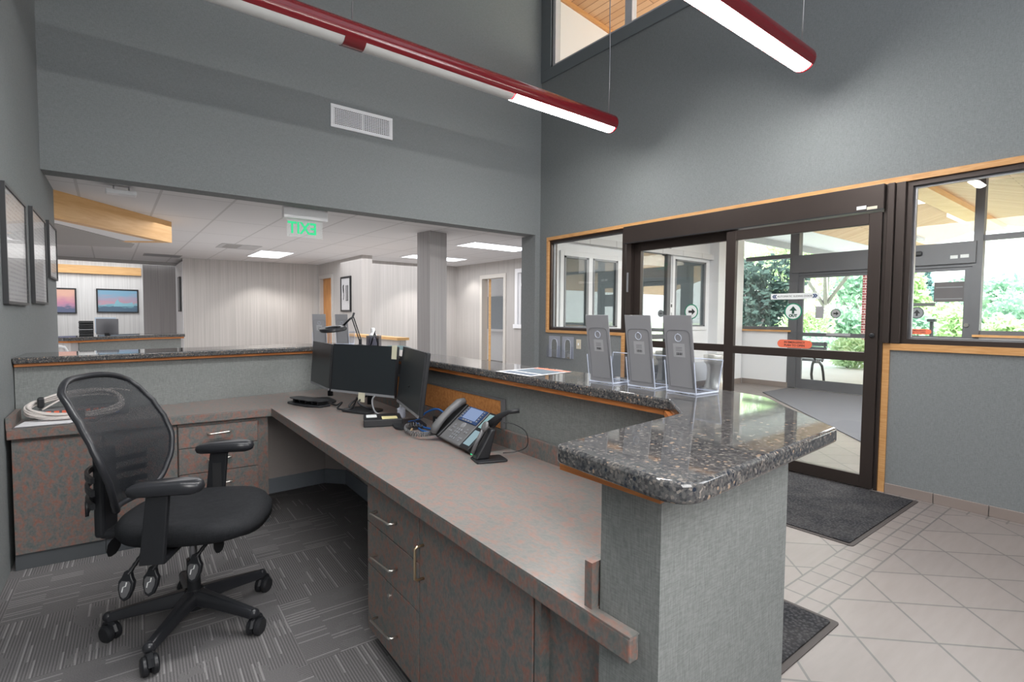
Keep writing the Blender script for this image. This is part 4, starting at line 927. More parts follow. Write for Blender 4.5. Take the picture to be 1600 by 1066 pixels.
MB().box(.282, .338, .018, .098, .0025, .0035, PM).build('module_screen', emis('module_screen_low', (.50, .70, .78), .60), ph)
for i in range(4):
    MB().box(.115+i*.026, .131+i*.026, .122, .129, .004, .0065, PM).build('soft_key', GRAYM, ph)
for i in range(5):
    MB().box(.080, .091, .134+i*.0135, .141+i*.0135, .004, .006, PM).build('line_key', GRAYM, ph)
    MB().box(.232, .243, .134+i*.0135, .141+i*.0135, .004, .006, PM).build('line_key', GRAYM, ph)
MB().lathe([(0, 0), (.017, 0), (.015, .004), (0, .005)], n=20, M=PM @ Matrix.Translation((.160, .098, 0))).build('navigation_ring', GRAYM, ph)
for r in range(4):
    for c in range(3): MB().box(.138+c*.020, .150+c*.020, .018+r*.0165, .029+r*.0165, 0, .004, PM).build('keypad_key', WDEC if False else GRAYM, ph)
for x, y in ((.090, .070), (.105, .070), (.097, .084), (.215, .066), (.232, .066), (.223, .082), (.085, .048), (.102, .048), (.215, .030), (.232, .030), (.223, .018)):
    MB().box(x, x+.011, y, y+.008, 0, .004, PM).build('function_key', GRAYM, ph)
m = MB(); q0, q1 = PM @ Vector((.06, .17, -.022)), PM @ Vector((.22, .17, -.022))
m.add([q0, q1, (q1.x+.02, q1.y, .742), (q0.x+.02, q0.y, .742), q0+Vector((-.06, 0, -.05)), q1+Vector((-.06, 0, -.05)), (q1.x-.02, q1.y, .742), (q0.x-.02, q0.y, .742)], [(0,1,2,3),(4,7,6,5),(0,4,5,1),(1,5,6,2),(2,6,7,3),(3,7,4,0)])
m.build('foot_stand', BLACK, ph)
# coiled handset cord
pts = []; a0, a1 = Vector((1.235, 2.20, .752)), Vector((1.16, 2.30, .755))
for i in range(150):
    t = i/149
    base = Vector((1.24-.13*sin(t*pi)*.8+.03*t, 2.20+.20*t-.06*sin(2*pi*t), .761+.005*sin(3*pi*t)))
    a = t*2*pi*26; pts.append(base+Vector((.010*cos(a)*.7, .010*cos(a)*.6, .010*sin(a)+.003)))
MB().path(pts, .0032, 6).build('coiled_cord', GRAYP, ph, smooth=True)
# wireless headset on its charging stand
hst = thing('headset_stand', 'black wedge charging stand beside the phone holding a headset', 'headset stand', (1.22, 1.74, .741))
sx = Vector((-.25, -.97, 0)).normalized(); sb = Vector((.97, -.25, 0)); HM = basis((1.165, 1.770, .741), sx, sb, (0, 0, 1))
MB().prism(roundpoly([(-.02, 0), (.075, 0), (.085, .13), (-.01, .13)], .012), 0, .007, HM).build('base', BLACK, hst, bevel=.002)
m = MB(); m.add([HM @ Vector(p) for p in ((-.015, .005, .007), (.04, .005, .007), (.04, .065, .007), (-.015, .065, .007), (-.010, .075, .125), (.035, .075, .125), (.035, .095, .125), (-.010, .095, .125))], [(3,2,1,0),(4,5,6,7),(0,1,5,4),(1,2,6,5),(2,3,7,6),(3,0,4,7)])
m.build('wedge', BLACK, hst, bevel=.006, seg=3)
MB().ball(HM @ Vector((-.012, .004, .020)), .004).build('status_light', emis('green_led', (.05, .8, .3), 1.2), hst)
hd = thing('headset', 'black single-ear telephone headset hung on the stand beside the phone', 'headset', (1.22, 1.74, .85))
m = MB(); m.path([HM @ Vector(p) for p in ((-.006, .006, .022), (-.004, .028, .075), (-.001, .052, .118))], [.009, .008, .009], 10); m.build('boom', GRAYP, hd, smooth=True)
Me = basis(HM @ Vector((.0, .060, .132)), Vector((.25, .97, 0)), Vector((.4, -.1, .9)).normalized(), Vector((-.90, .25, .40)).normalized())
m = MB(); m.lathe([(0, -.006), (.020, -.006), (.024, 0), (.020, .008), (.011, .010), (0, .010)], n=24, M=Me); m.build('ear_pad', GRAYP, hd, smooth='auto')
m = MB(); m.path([HM @ Vector(p) for p in ((.006, .072, .140), (.03, .105, .175), (.055, .140, .198), (.085, .175, .206))], [.007, .006, .005, .005], 8, flat=2.0); m.build('headband', BLACK, hd, smooth=True)
cable('thin black cable looping from the headset stand to the tackboard', [(1.29, 1.72, .76), (1.34, 1.69, .765), (1.37, 1.66, .79), (1.36, 1.655, .85), (1.33, 1.70, .88), (1.30, 1.73, .885)], .002, BLACK)

# ================================================================== LEFT WING
o = thing('network_switch', 'flat gray box with orange and blue sockets behind the chair back', 'network switch', (-.15, 3.86, .741))
rbox(-.32, .08, 3.80, 3.905, .741, .80).build('case', GRAYP, o, bevel=.004)
for i in range(10):
    rbox(-.285+i*.034, -.263+i*.034, 3.7985, 3.8, .775, .789).build('orange_socket', ORANGE, o); rbox(-.295+i*.034, -.271+i*.034, 3.7985, 3.8, .752, .764).build('blue_socket', BLUEC, o)
o = thing('cable_coil', 'bundle of white cable tied with black straps against the left wall', 'cable coil', (-.2, 3.74, .741))
rnd = random.Random(3)
for k in range(13):
    dx, dz, sc = rnd.uniform(-.014, .014), rnd.uniform(-.014, .016), rnd.uniform(.93, 1.05); pts = []
    for i in range(40):
        a = 2*pi*i/40; ex = (abs(cos(a))**.8)*(1 if cos(a) > 0 else -1)
        rise = .05*max(0, sin(a))*max(0, cos(a)+.6)
        pts.append((-.155+.205*ex*sc, 3.772+(.074+dx)*sin(a), .812+dz+.004*sin(3*a+k)+.042*sin(a)+rise*.6))
    MB().path(pts, .0052, 6, closed=True).build('loop', WHITEC, o, smooth=True)
rbox(-.318, -.290, 3.785, 3.835, .812, .868).build('strap', BLACK, o, bevel=.008); rbox(-.15, -.115, 3.675, 3.715, .745, .80).build('strap', BLACK, o, bevel=.008)
cable('loose white cable end curving up behind the chair back', [(-.30, 3.80, .80), (-.22, 3.84, .845), (-.12, 3.86, .875), (.0, 3.87, .885), (.10, 3.87, .865)], .005, WHITEC, 'loose cables on the left wing')
o = thing('clipboard', 'clipboard with white papers at the left end of the worktop', 'clipboard', (-.27, 3.66, .741))
Mk = basis((-.268, 3.69, .7408), (1, -.06, 0), (.06, 1, 0), (0, 0, 1))
MB().prism([(-.125, -.085), (.10, -.085), (.135, -.02), (.135, .085), (-.11, .085)], 0, .006, Mk).build('board', GRAYP, o)
MB().prism([(-.118, -.08), (.095, -.08), (.128, -.018), (.128, .075), (-.104, .075)], .006, .0085, Mk).build('paper', PAPER, o)
MB().box(-.04, .05, .070, .084, .0085, .014, Mk).build('clip', STEEL, o)
o = thing('label_maker', 'small gray device with a red-orange face beside the clipboard', 'device', (-.10, 3.66, .741))
Mk = basis((-.095, 3.655, .7405), (1, -.2, 0), (.2, 1, 0), (0, 0, 1))
MB().box(-.035, .035, -.035, .04, 0, .014, Mk).build('case', GRAYP, o, bevel=.004); MB().box(-.022, .026, -.022, .02, .0142, .016, Mk).build('face', flat('red_orange_plastic', (.55, .09, .03), .5), o)
# ================================================================== ON THE LEDGE
def holder_at(lab, x, y, rz, group):
    """Acrylic brochure holder: gray card back with a label, clear pocket in front. Local +x is its front."""
    t = thing('brochure_holder', lab, 'brochure holder', (x, y, ZG1+.0008), rz, group); M = wm(t)
    m = MB(); m.add([(0, -.053, .004), (0, .053, .004), (-.038, .053, .252), (-.038, -.053, .252)], [(0, 1, 2, 3)]); m.v = [tuple(M @ Vector(p)) for p in m.v]
    m.build('back_card', flat('gray_card', (.285, .285, .30), .32, var=.02) if 'gray_card' not in MATS else MATS['gray_card'], t, solid=.003)
    q = MB(); sl = -.038/.248
    def bk(yy, zz, o=-.0026): return M @ Vector((sl*(zz-.004)+o, yy, zz))
    P = roundpoly([(-.044, .02), (.044, .02), (.044, .205), (-.044, .205)], [0, 0, .02, .02])
    q.path([bk(a, b) for a, b in P], .0009, 5, closed=True); q.build('card_outline', GRAYP if False else flat('card_line', (.18, .18, .2), .5), t)
    q = MB(); q.add([bk(.022, .118, -.0022), bk(-.022, .118, -.0022), bk(-.022, .162, -.0022), bk(.022, .162, -.0022)], [(0, 1, 2, 3)]); lb = q.build('price_label', flat('pale_label', (.40, .40, .42), .5), t)
    q = MB()
    for i, wd in enumerate((.0016, .0008, .0022, .0008, .0014, .002, .0008, .0016)):
        u = .010-i*.0028; q.add([bk(u, .124, -.0026), bk(u-wd, .124, -.0026), bk(u-wd, .133, -.0026), bk(u, .133, -.0026)], [(0, 1, 2, 3)])
    q.build('barcode', DARKINK, lb)
    q = MB()
    for i in range(3): u = .012; zz = .148-i*.005; q.add([bk(u, zz, -.0026), bk(-.012, zz, -.0026), bk(-.012, zz+.0014, -.0026), bk(u, zz+.0014, -.0026)], [(0, 1, 2, 3)])
    q.build('label_line', GRAYP, lb)
    q = MB(); q.path([bk(.012*cos(a), .180+.012*sin(a), -.003) for a in [2*pi*i/20 for i in range(20)]], .0012, 6, closed=True); q.ball(bk(0, .192), .002); q.build('hanging_hole', ACRYLE, t)
    def W2(mb): mb.v = [tuple(M @ Vector(p)) for p in mb.v]; return mb
    a = MB()
    for s_ in (-1, 1): a.add([(-.006, s_*.056, .0), (.11, s_*.056, .0), (.135, s_*.056, .105), (-.022, s_*.056, .105)], [(0, 1, 2, 3)])
    a.add([(.11, -.056, 0), (.11, .056, 0), (.135, .056, .105), (.135, -.056, .105)], [(0, 1, 2, 3)])
    W2(a).build('pocket', ACRYL, t, solid=.003, recalc=False)
    e = MB(); e.path([(-.006, -.056, .003), (.11, -.056, .003), (.11, .056, .003), (-.006, .056, .003)], .0034, 6, closed=True)
    for s_ in (-1, 1): e.path([(.11, s_*.056, 0), (.135, s_*.056, .105)], .002, 6); e.path([(-.006, s_*.056, 0), (-.022, s_*.056, .105)], .002, 6)
    e.path([(.135, -.056, .105), (.135, .056, .105)], .002, 6)
    W2(e).build('pocket_edge', ACRYLE, t)
    return t
G = 'brochure holders on the granite ledge'
h0 = holder_at('brochure holder on the granite ledge nearest the papers, leftmost of the three in front', 1.452, 1.322, radians(3), G)
dup(h0, (1.470, 1.150, ZG1+.0008), radians(2), 'middle of the three clear brochure holders in front of the doors')
dup(h0, (1.468, .988, ZG1+.0008), radians(-2), 'brochure holder nearest the ledge corner, rightmost of the three in front')
dup(h0, (1.375, 4.36, ZG1+.0008), radians(60), 'brochure holder standing left of the magnifier lamp at the far ledge corner')
dup(h0, (1.555, 4.33, ZG1+.0008), radians(50), 'brochure holder standing behind the magnifier lamp arm at the far corner')
# flyers
o = thing('flyer', 'white-bordered flyer with blue panels and an orange edge on the granite ledge', 'flyer', (1.5, 1.76, ZG1+.001))
A = [Vector((1.352, 1.862, 0)), Vector((1.352, 1.622, 0)), Vector((1.625, 1.655, 0)), Vector((1.618, 1.885, 0))]
def fq(u0, u1, v0, v1, z, nm, mat):
    f = lambda u, v: (A[0]*(1-u)+A[1]*u)*(1-v)+(A[3]*(1-u)+A[2]*u)*v+Vector((0, 0, ZG1+z))
    MB().add([f(u0, v0), f(u1, v0), f(u1, v1), f(u0, v1)], [(0, 1, 2, 3)]).build(nm, mat, o)
fq(0, 1, 0, 1, .0016, 'sheet', PAPER); fq(.08, .94, .07, .27, .0022, 'blue_panel', flat('blue_gray_print', (.10, .13, .18), .4)); fq(.08, .94, .34, .84, .0022, 'picture_panel', flat('dusk_print', (.11, .15, .19), .4, var=.4, scale=20)); fq(.04, .98, .86, .98, .0022, 'orange_edge', ORANGE)
# magnifier lamp
ml2 = thing('magnifier_lamp', 'black round magnifier lamp on a sprung arm behind the center monitor', 'lamp', (1.50, 3.98, ZG1))
hc_ = Vector((1.345, 3.95, 1.225)); Mh = basis(hc_, Vector((.93, .33, .14)).normalized(), Vector((-.33, .94, .02)).normalized(), Vector((-.13, -.06, .99)).normalized())
MB().lathe([(.060, -.012), (.096, -.014), (.102, -.006), (.100, .010), (.085, .016), (.060, .012), (.060, -.012)], n=36, M=Mh).build('lamp_ring', BLACKS, ml2, smooth='auto')
MB().lathe([(0, .002), (.060, .002), (.060, .005), (0, .005)], n=32, M=Mh).build('lens', ACRYL, ml2)
MB().ball(Mh @ Vector((-.02, -.075, .022)), .009).build('switch_knob', BLACK, ml2)
j = Vector((1.488, 3.93, 1.315))
MB().path([Mh @ Vector((.09, 0, .008)), j+Vector((-.02, 0, -.012)), j], .008, 8).build('yoke', BLACK, ml2, smooth=True)
m = MB(); b0 = Vector((1.548, 3.93, ZG1+.03))
for s_ in (-.008, .008): m.path([j+Vector((s_, 0, 0)), b0+Vector((s_, 0, .02))], .0045, 8)
m.path([j, j+Vector((.012, .0, .035))], .008, 8); m.build('arm', BLACK, ml2)
MB().lathe([(0, 0), (.05, 0), (.05, .012), (.012, .02), (.012, .06), (0, .06)], (1.548, 3.93, ZG1+.0005), 24).build('base', BLACK, ml2, smooth='auto')
# pens and bottle by the lamp
o = thing('pen_cup', 'square clear pen cup holding dark pens beside the magnifier lamp', 'pen cup', (1.555, 3.62, ZG1))
Mp = basis((1.528, 3.62, ZG1+.0005), Vector((.8, -.6, 0)), Vector((.6, .8, 0)), (0, 0, 1))
m = MB(); m.box(-.045, .045, -.04, -.037, 0, .095, Mp); m.box(-.045, .045, .037, .04, 0, .095, Mp); m.box(-.045, -.042, -.037, .037, 0, .095, Mp); m.box(.042, .045, -.037, .037, 0, .095, Mp); m.box(-.045, .045, -.04, .04, 0, .004, Mp)
m.build('cup', glass('smoke_acrylic', (.66, .66, .70), .2), o); m = MB(); m.path([Mp @ Vector(p) for p in ((-.045, -.04, .095), (.045, -.04, .095), (.045, .04, .095), (-.045, .04, .095))], .003, 6, closed=True); m.build('rim', GRAYP, o)
for i, (a, b, lab) in enumerate((((-.03, .0, .006), (.012, .0, .135), 'dark pen leaning right in the clear pen cup'), ((.035, .01, .006), (.008, -.01, .125), 'dark pen leaning left in the clear pen cup'))):
    tag(MB().path([Mp @ Vector(a), Mp @ (Vector(a)*.2+Vector(b)*.8), Mp @ Vector(b)], [.004, .005, .0025], 8).build('pen', BLACK, smooth=True), lab, 'pen', 'pens in the clear cup')
o = thing('spray_bottle', 'white capped bottle standing behind the clear pen cup', 'bottle', (1.555, 3.80, ZG1))
MB().lathe([(0, 0), (.028, 0), (.030, .008), (.030, .095), (.013, .115), (0, .115)], (1.588, 3.78, ZG1+.0005), 20).build('body', WHITE, o, smooth='auto'); MB().lathe([(0, .115), (.015, .115), (.015, .145), (.011, .15), (0, .15)], (1.588, 3.78, ZG1+.0005), 16).build('cap', WHITE, o, smooth='auto')

# ================================================================== WALL THINGS
def framed(name, lab, a, b, z0, z1, depth, art, group, fm=BLACK, fw=.016, mat_w=0):
    """Picture frame on a vertical face running a->b (left to right as seen), standing off toward the viewer."""
    a, b = Vector((*a, 0)), Vector((*b, 0)); ex = (b-a).normalized(); n = Vector((ex.y, -ex.x, 0)); w = (b-a).length; h = z1-z0
    M = basis((a.x, a.y, z0), ex, (0, 0, 1), n); t = thing(name, lab, 'picture', (a+b)/2+Vector((0, 0, z0)), group=group)
    m = MB(); m.box(0, w, 0, fw, 0, depth, M); m.box(0, w, h-fw, h, 0, depth, M); m.box(0, fw, fw, h-fw, 0, depth, M); m.box(w-fw, w, fw, h-fw, 0, depth, M); m.build('frame', fm, t)
    if mat_w: MB().box(fw, w-fw, fw, h-fw, .002, depth*.55, M).build('mount', PAPER, t)
    k = fw+mat_w; MB().box(k, w-k, k, h-k, .003, depth*.62, M).build('print', art, t)
    if group != 'framed seascapes in the bright far room': MB().box(fw, w-fw, fw, h-fw, depth*.78, depth*.82, M).build('glazing', glass('frame_glass', (.97, .97, .97), .07) if 'frame_glass' not in MATS else MATS['frame_glass'], t)
    return t
GL = 'framed notices on the left wall'
def lw(y, o=.001): return (lwx(y)+o, y)
framed('picture_frame', 'black framed notice on the left wall nearest the camera', lw(3.70), lw(4.43), 1.375, 2.000, .022, DOC, GL)
framed('picture_frame', 'middle black framed notice on the left wall', lw(4.72), lw(5.45), 1.395, 2.040, .022, DOC, GL)
framed('picture_frame', 'smallest black framed notice, farthest along the left wall', lw(5.68), lw(6.28), 1.620, 2.085, .022, DOC, GL)
GP = 'framed seascapes in the bright far room'
p1 = framed('picture_frame', 'framed iceberg seascape with blue sky in the bright far room', (-.226, 15.998), (.598, 15.998), 1.345, 1.925, .03, ART1, GP, fw=.03)
m = MB(); m.add([(.10, 15.975, 1.50), (.14, 15.975, 1.62), (.18, 15.975, 1.68), (.22, 15.975, 1.61), (.30, 15.975, 1.57), (.38, 15.975, 1.585), (.47, 15.975, 1.61), (.50, 15.975, 1.50)], [tuple(range(8))]); m.build('painted_iceberg', flat('ice_paint', (.26, .52, .62), .5), p1, solid=.002)
framed('picture_frame', 'framed pink sunset print at the left edge of the bright far room', (-1.20, 15.998), (-.59, 15.998), 1.32, 1.915, .03, ART2, GP, fw=.03)
pf = framed('picture_frame', 'black framed drawing with white mount on the striped return wall by the door', (xB-.001, 10.53), (xB-.001, 9.99), 1.40, 2.10, .03, PAPER, None, fw=.035)
m = MB(); f = lambda y, z: (xB-.024, y, z)
m.path([f(10.37, 1.78), f(10.40, 1.90), f(10.36, 1.94), f(10.35, 1.72), f(10.37, 1.64)], .006, 6); m.path([f(10.22, 1.62), f(10.22, 1.92), f(10.12, 1.92), f(10.12, 1.62), f(10.22, 1.62)], .006, 6); m.path([f(10.17, 1.92), f(10.17, 1.62)], .004, 6)
m.build('line_drawing', DARKINK, pf)
o = thing('picture_frame', 'black frame seen nearly edge-on on the white jamb by the far wall', 'picture', (1.19, 12.9, 1.38)); rbox(1.165, 1.198, 12.70, 13.05, 1.38, 2.10).build('frame', BLACK, o)
rbox(1.162, 1.165, 12.72, 13.03, 1.41, 2.07).build('print', GRAYM, o)
# supply grille
vt = thing('air_vent', 'white double-panel air grille high on the gray wall above the opening', 'vent', (2.19, YB, 3.27))
m = MB(); x0, x1, z0, z1 = 1.846, 2.528, 3.268, 3.503
m.box(x0, x1, YB-.012, YB, z0, z0+.036); m.box(x0, x1, YB-.012, YB, z1-.036, z1); m.box(x0, x0+.036, YB-.012, YB, z0+.036, z1-.036); m.box(x1-.036, x1, YB-.012, YB, z0+.036, z1-.036)
m.build('frame', WHITE, vt, bevel=.003)
rbox(x0+.03, x1-.03, YB-.003, YB-.001, z0+.03, z1-.03).build('backing', flat('vent_shadow', (.02, .02, .02), .9), vt)
m = MB()
for i in range(29): xx = x0+.044+i*(x1-x0-.088)/28; m.box(xx-.0035, xx+.0035, YB-.010, YB-.004, z0+.036, z1-.036)
for i in range(9): zz = z0+.05+i*(z1-z0-.10)/8; m.box(x0+.036, x1-.036, YB-.009, YB-.004, zz-.003, zz+.003)
m.box((x0+x1)/2-.008, (x0+x1)/2+.008, YB-.011, YB-.004, z0+.036, z1-.036); m.build('grille', WHITE, vt)
# exit sign seen from behind
ex_ = thing('exit_sign', 'clear ceiling-hung exit sign with green letters seen from behind', 'exit sign', (1.69, 5.80, 2.3))
rbox(1.46, 1.915, 5.76, 5.84, 2.345, ZC).build('housing', WHITE, ex_, bevel=.004)
rbox(1.50, 1.865, 5.796, 5.802, 2.155, 2.345).build('panel', glass('edge_lit_panel', (.93, .95, .94), .025), ex_)
text('lettering', 'EXIT', EXITG, ex_, basis((1.655, 5.794, 2.246), (-1, 0, 0), (0, 0, 1), (0, 1, 0)), .172, .001, sx=.84, bold=.004)
# light switch and clear pockets on the entrance wall
o = thing('light_switch', 'cream light switch plate on the entrance wall under the oak trim', 'switch', (XD, 4.68, .95)); rbox(XD-.006, XD, 4.645, 4.725, .925, 1.045).build('plate', CREAM, o, bevel=.002); rbox(XD-.014, XD-.006, 4.678, 4.692, .972, 1.0).build('toggle', WHITE, o)
def pocket(lab, y0, y1):
    t = thing('leaflet_pocket', lab, 'leaflet pocket', (XD, (y0+y1)/2, .8), group='clear leaflet pockets on the entrance wall')
    x = XD-.001; rbox(x-.004, x, y0, y1, .79, 1.075).build('back_plate', flat('frosted_acrylic', (.36, .38, .44), .25) if 'frosted_acrylic' not in MATS else MATS['frosted_acrylic'], t)
    m = MB(); m.box(x-.05, x-.046, y0, y1, .79, .90); m.box(x-.046, x-.004, y0, y0+.004, .79, .95); m.box(x-.046, x-.004, y1-.004, y1, .79, .95); m.build('pocket', ACRYL, t)
    P = [(y0+.05, .79), (y0+.05, .98), (y0+.065, 1.025), ((y0+y1)/2, 1.04), (y1-.065, 1.025), (y1-.05, .98), (y1-.05, .79)]
    MB().path([(x-.006, a, b) for a, b in P], .005, 6).build('bright_edge', ACRYLE, t); MB().prism([(a, b) for a, b in P], 0, .001, basis((x-.0045, 0, 0), (0, 1, 0), (0, 0, 1), (-1, 0, 0))).build('cutout', HALF, t)
pocket('clear leaflet pocket on the entrance wall nearest the room corner', 5.03, 5.245); pocket('clear leaflet pocket on the entrance wall nearest the light switch', 4.775, 4.985)

# ================================================================== PENDANT TUBES
def pendant(lab, y, z, xs, xe, joints, lit, cables, group):
    t = thing('pendant_light', lab, 'pendant light', (xe, y, z), group=group); r = .088
    def arc(a0, a1, rr, k): return [(rr*cos(a0+(a1-a0)*i/k), rr*sin(a0+(a1-a0)*i/k)) for i in range(k+1)]
    P = arc(radians(-40), radians(220), r, 30)+arc(radians(220), radians(-40), r-.006, 30)
    m = MB(); vs = [(xx, y+p[0], z+p[1]) for xx in (xs, xe) for p in P]; k = len(P)
    m.add(vs, [(j, (j+1) % k, k+(j+1) % k, k+j) for j in range(k)]+[tuple(range(k))[::-1], tuple(range(k, 2*k))])
    m.build('housing', REDP, t, smooth='auto')
    vs = []; n_ = 28
    for (dx, rr) in ((0, r), (.012, r*.985), (.022, r*.90), (.028, r*.70), (.030, 0)): vs += [(xe+dx, y+rr*cos(2*pi*j/n_), z+rr*sin(2*pi*j/n_)) for j in range(n_)]
    m = MB(); m.add(vs, [(i*n_+j, i*n_+(j+1) % n_, (i+1)*n_+(j+1) % n_, (i+1)*n_+j) for i in range(4) for j in range(n_)]); m.build('end_cap', REDP, t, smooth=True)
    for jx in joints:
        Pj = arc(radians(216), radians(324), r+.004, 12)+arc(radians(324), radians(216), r-.02, 12); kk = len(Pj)
        m = MB(); vs = [(xx, y+p[0], z+p[1]) for xx in (jx-.075, jx+.075) for p in Pj]; m.add(vs, [(j, (j+1) % kk, kk+(j+1) % kk, kk+j) for j in range(kk)]+[tuple(range(kk))[::-1], tuple(range(kk, 2*kk))]); m.build('joint_collar', REDP, t, smooth='auto')
    for (a, b, on) in lit:
        Pd = arc(radians(221), radians(319), r-.002, 14); m = MB(); kk = len(Pd)
        vs = [(xx, y+p[0], z+p[1]) for xx in (a, b) for p in Pd]; m.add(vs, [(j, j+1, kk+j+1, kk+j) for j in range(kk-1)])
        m.build('lit_diffuser' if on else 'unlit_diffuser', LIT if on else UNLIT, t, smooth=True, recalc=False)
    for cx in cables:
        m = MB(); m.path([(cx, y, z+r-.004), (cx+.006, y, z+.7), (cx-.004, y, z+1.1), (cx, y, ZR)], .0055, 6); m.build('suspension_cable', STEEL, t, smooth=True)
GQ = 'red tube pendant lights'
pendant('long dark red tube pendant over the desk, only its far end lit', 3.665, 3.30, -.35, 4.10, (1.40,), ((-.35, 1.325, False), (1.475, 2.80, False), (2.82, 4.085, True)), (4.06, 1.40), GQ)
pendant('brightly lit dark red tube pendant nearest the entrance doors', 1.86, 3.30, -.35, 4.235, (), ((-.35, 4.215, True),), (4.20, 1.6), GQ)

# ================================================================== OFFICE BEYOND
def troffer(lab, x0, x1, y0, y1):
    t = thing('ceiling_light', lab, 'ceiling light', ((x0+x1)/2, (y0+y1)/2, ZC-.01), group='recessed office ceiling lights')
    m = MB(); m.box(x0, x1, y0, y0+.025, ZC-.008, ZC-.001); m.box(x0, x1, y1-.025, y1, ZC-.008, ZC-.001); m.box(x0, x0+.025, y0+.025, y1-.025, ZC-.008, ZC-.001); m.box(x1-.025, x1, y0+.025, y1-.025, ZC-.008, ZC-.001); m.build('frame', WHITE, t)
    MB().quad((x0+.025, y0+.025, ZC-.004), (x1-.025, y0+.025, ZC-.004), (x1-.025, y1-.025, ZC-.004), (x0+.025, y1-.025, ZC-.004)).build('lens', TROFF, t)
troffer('lit square ceiling light near the striped far wall', 2.12, 2.72, 9.95, 11.15)
troffer('lit ceiling light half hidden behind the striped column', 4.45, 5.67, 8.72, 9.30)
troffer('lit ceiling light nearest the right end of the opening', 4.40, 5.62, 6.62, 7.20)
o = thing('ceiling_vent', 'flat gray return grille in the office ceiling near the square light', 'vent', (1.7, 9.7, ZC)); rbox(1.45, 2.04, 9.40, 10.05, ZC-.006, ZC-.001).build('plate', flat('grille_plate', (.50, .50, .51), .7), o); m = MB(); [m.box(1.52, 1.75, 9.44+i*.06, 9.47+i*.06, ZC-.008, ZC-.006) for i in range(9)]; m.build('slot', DIMW, o)
o = thing('ceiling_vent', 'slim dark ceiling grille near the gray far header', 'vent', (.8, 12.6, ZC)); rbox(.55, 1.15, 11.9, 12.4, ZC-.006, ZC-.001).build('plate', DIMW, o)
rbox(.57, 1.13, 11.95, 12.35, ZC-.008, ZC-.006).build('slot', GRAYM, o)
o = thing('access_point', 'white oblong device hung under the office ceiling beside the oak bulkhead', 'device', (.11, 5.82, 2.40)); rbox(.0, .225, 5.79, 5.90, 2.385, 2.425).build('case', WHITE, o, bevel=.012, seg=3); m = MB(); m.tube((.06, 5.85, 2.42), (.06, 5.85, ZC), .006); m.tube((.17, 5.85, 2.42), (.17, 5.85, ZC), .006); m.build('hanger', STEEL, o)
# far counter with things on it
fc = thing('far_counter', 'far office counter with granite top, oak edge and gray fabric front', 'counter', (.3, 7.4, 0))
top = [(-.365, 6.80), (.413, 7.43), (.74, 7.535), (.74, 8.0), (.35, 7.95), (-.62, 7.15)]
MB().prism(top, ZG0, ZG1).build('granite_top', GRANITE, fc, bevel=.005); MB().prism([(-.33, 6.86), (.41, 7.455), (.73, 7.555), (.73, 7.97), (.37, 7.92), (-.57, 7.14)], 1.03, ZG0).build('oak_board', OAKD, fc)
MB().prism([(-.25, 6.965), (.39, 7.49), (.70, 7.59), (.70, 7.95), (.38, 7.89), (-.5, 7.17)], .005, 1.03).build('front_wall', HALF, fc); MB().prism([(-.31, 6.90), (-.255, 6.955), (-.505, 7.165), (-.56, 7.13)], .005, 1.03).build('end_panel', STRIPED, fc)
o = thing('file_sorter', 'black wire file sorter standing on the far office counter', 'file sorter', (-.20, 7.02, ZG1))
m = MB(); m.box(-.25, -.13, 6.99, 7.09, ZG1+.001, ZG1+.008); m.box(-.25, -.13, 7.083, 7.09, ZG1+.008, ZG1+.165); m.build('frame', BLACK, o)
for i in range(3): rbox(-.25, -.13, 6.99, 7.08, ZG1+.045+i*.05, ZG1+.052+i*.05).build('shelf', BLACK, o); rbox(-.245, -.135, 6.995, 7.08, ZG1+.02+i*.05, ZG1+.030+i*.05).build('file', GRAYM if i % 2 else BLACKS, o)
o = thing('computer_monitor', 'small gray monitor seen from behind on the far office counter', 'monitor', (-.02, 7.22, ZG1))
Mm = basis((-.01, 7.24, ZG1+.001), Vector((.9, -.42, 0)).normalized(), (0, 0, 1), Vector((-.42, -.9, 0)).normalized())
MB().box(-.105, .105, .012, .185, 0, .02, Mm).build('back_shell', flat('monitor_gray', (.13, .13, .145), .4), o, bevel=.004); MB().box(-.02, .02, 0, .03, -.01, .03, Mm).build('stand', BLACK, o)
MB().box(-.125, .075, .03, .20, -.012, -.004, Mm).build('screen_rim', flat('pale_rim', (.5, .6, .72), .4), o)
# chairs
o = thing('task_chair', 'office chair with a pale hooped back at the end of the far counter', 'chair', (-.58, 6.72, 0))
Mc2 = basis((-.58, 6.72, 0), Vector((.8, .6, 0)), Vector((-.6, .8, 0)), (0, 0, 1))
m = MB(); m.path([Mc2 @ Vector(p) for p in ((-.20, -.2, .62), (-.19, -.22, .88), (-.12, -.23, 1.0), (0, -.235, 1.03), (.12, -.23, 1.0), (.19, -.22, .88), (.20, -.2, .62))], .016, 8); m.build('back_hoop', WHITE, o, smooth=True)
m = MB(); m.add([Mc2 @ Vector(p) for p in ((-.18, -.21, .70), (.18, -.21, .70), (.18, -.225, .93), (-.18, -.225, .93))], [(0, 1, 2, 3)]); m.build('back_pad', MAROON, o, solid=.03)
MB().prism(roundpoly([(-.23, -.22), (.23, -.22), (.23, .22), (-.23, .22)], .06), .43, .50, Mc2).build('seat', MAROON, o, bevel=.012)
m = MB(); m.tube(Mc2 @ Vector((0, 0, .08)), Mc2 @ Vector((0, 0, .43)), .025)
for k in range(5): a = 2*pi*k/5; m.path([Mc2 @ Vector((0, 0, .09)), Mc2 @ Vector((.27*cos(a), .27*sin(a), .06))], [.022, .016], 8); m.ball(Mc2 @ Vector((.27*cos(a), .27*sin(a), .031)), .03)
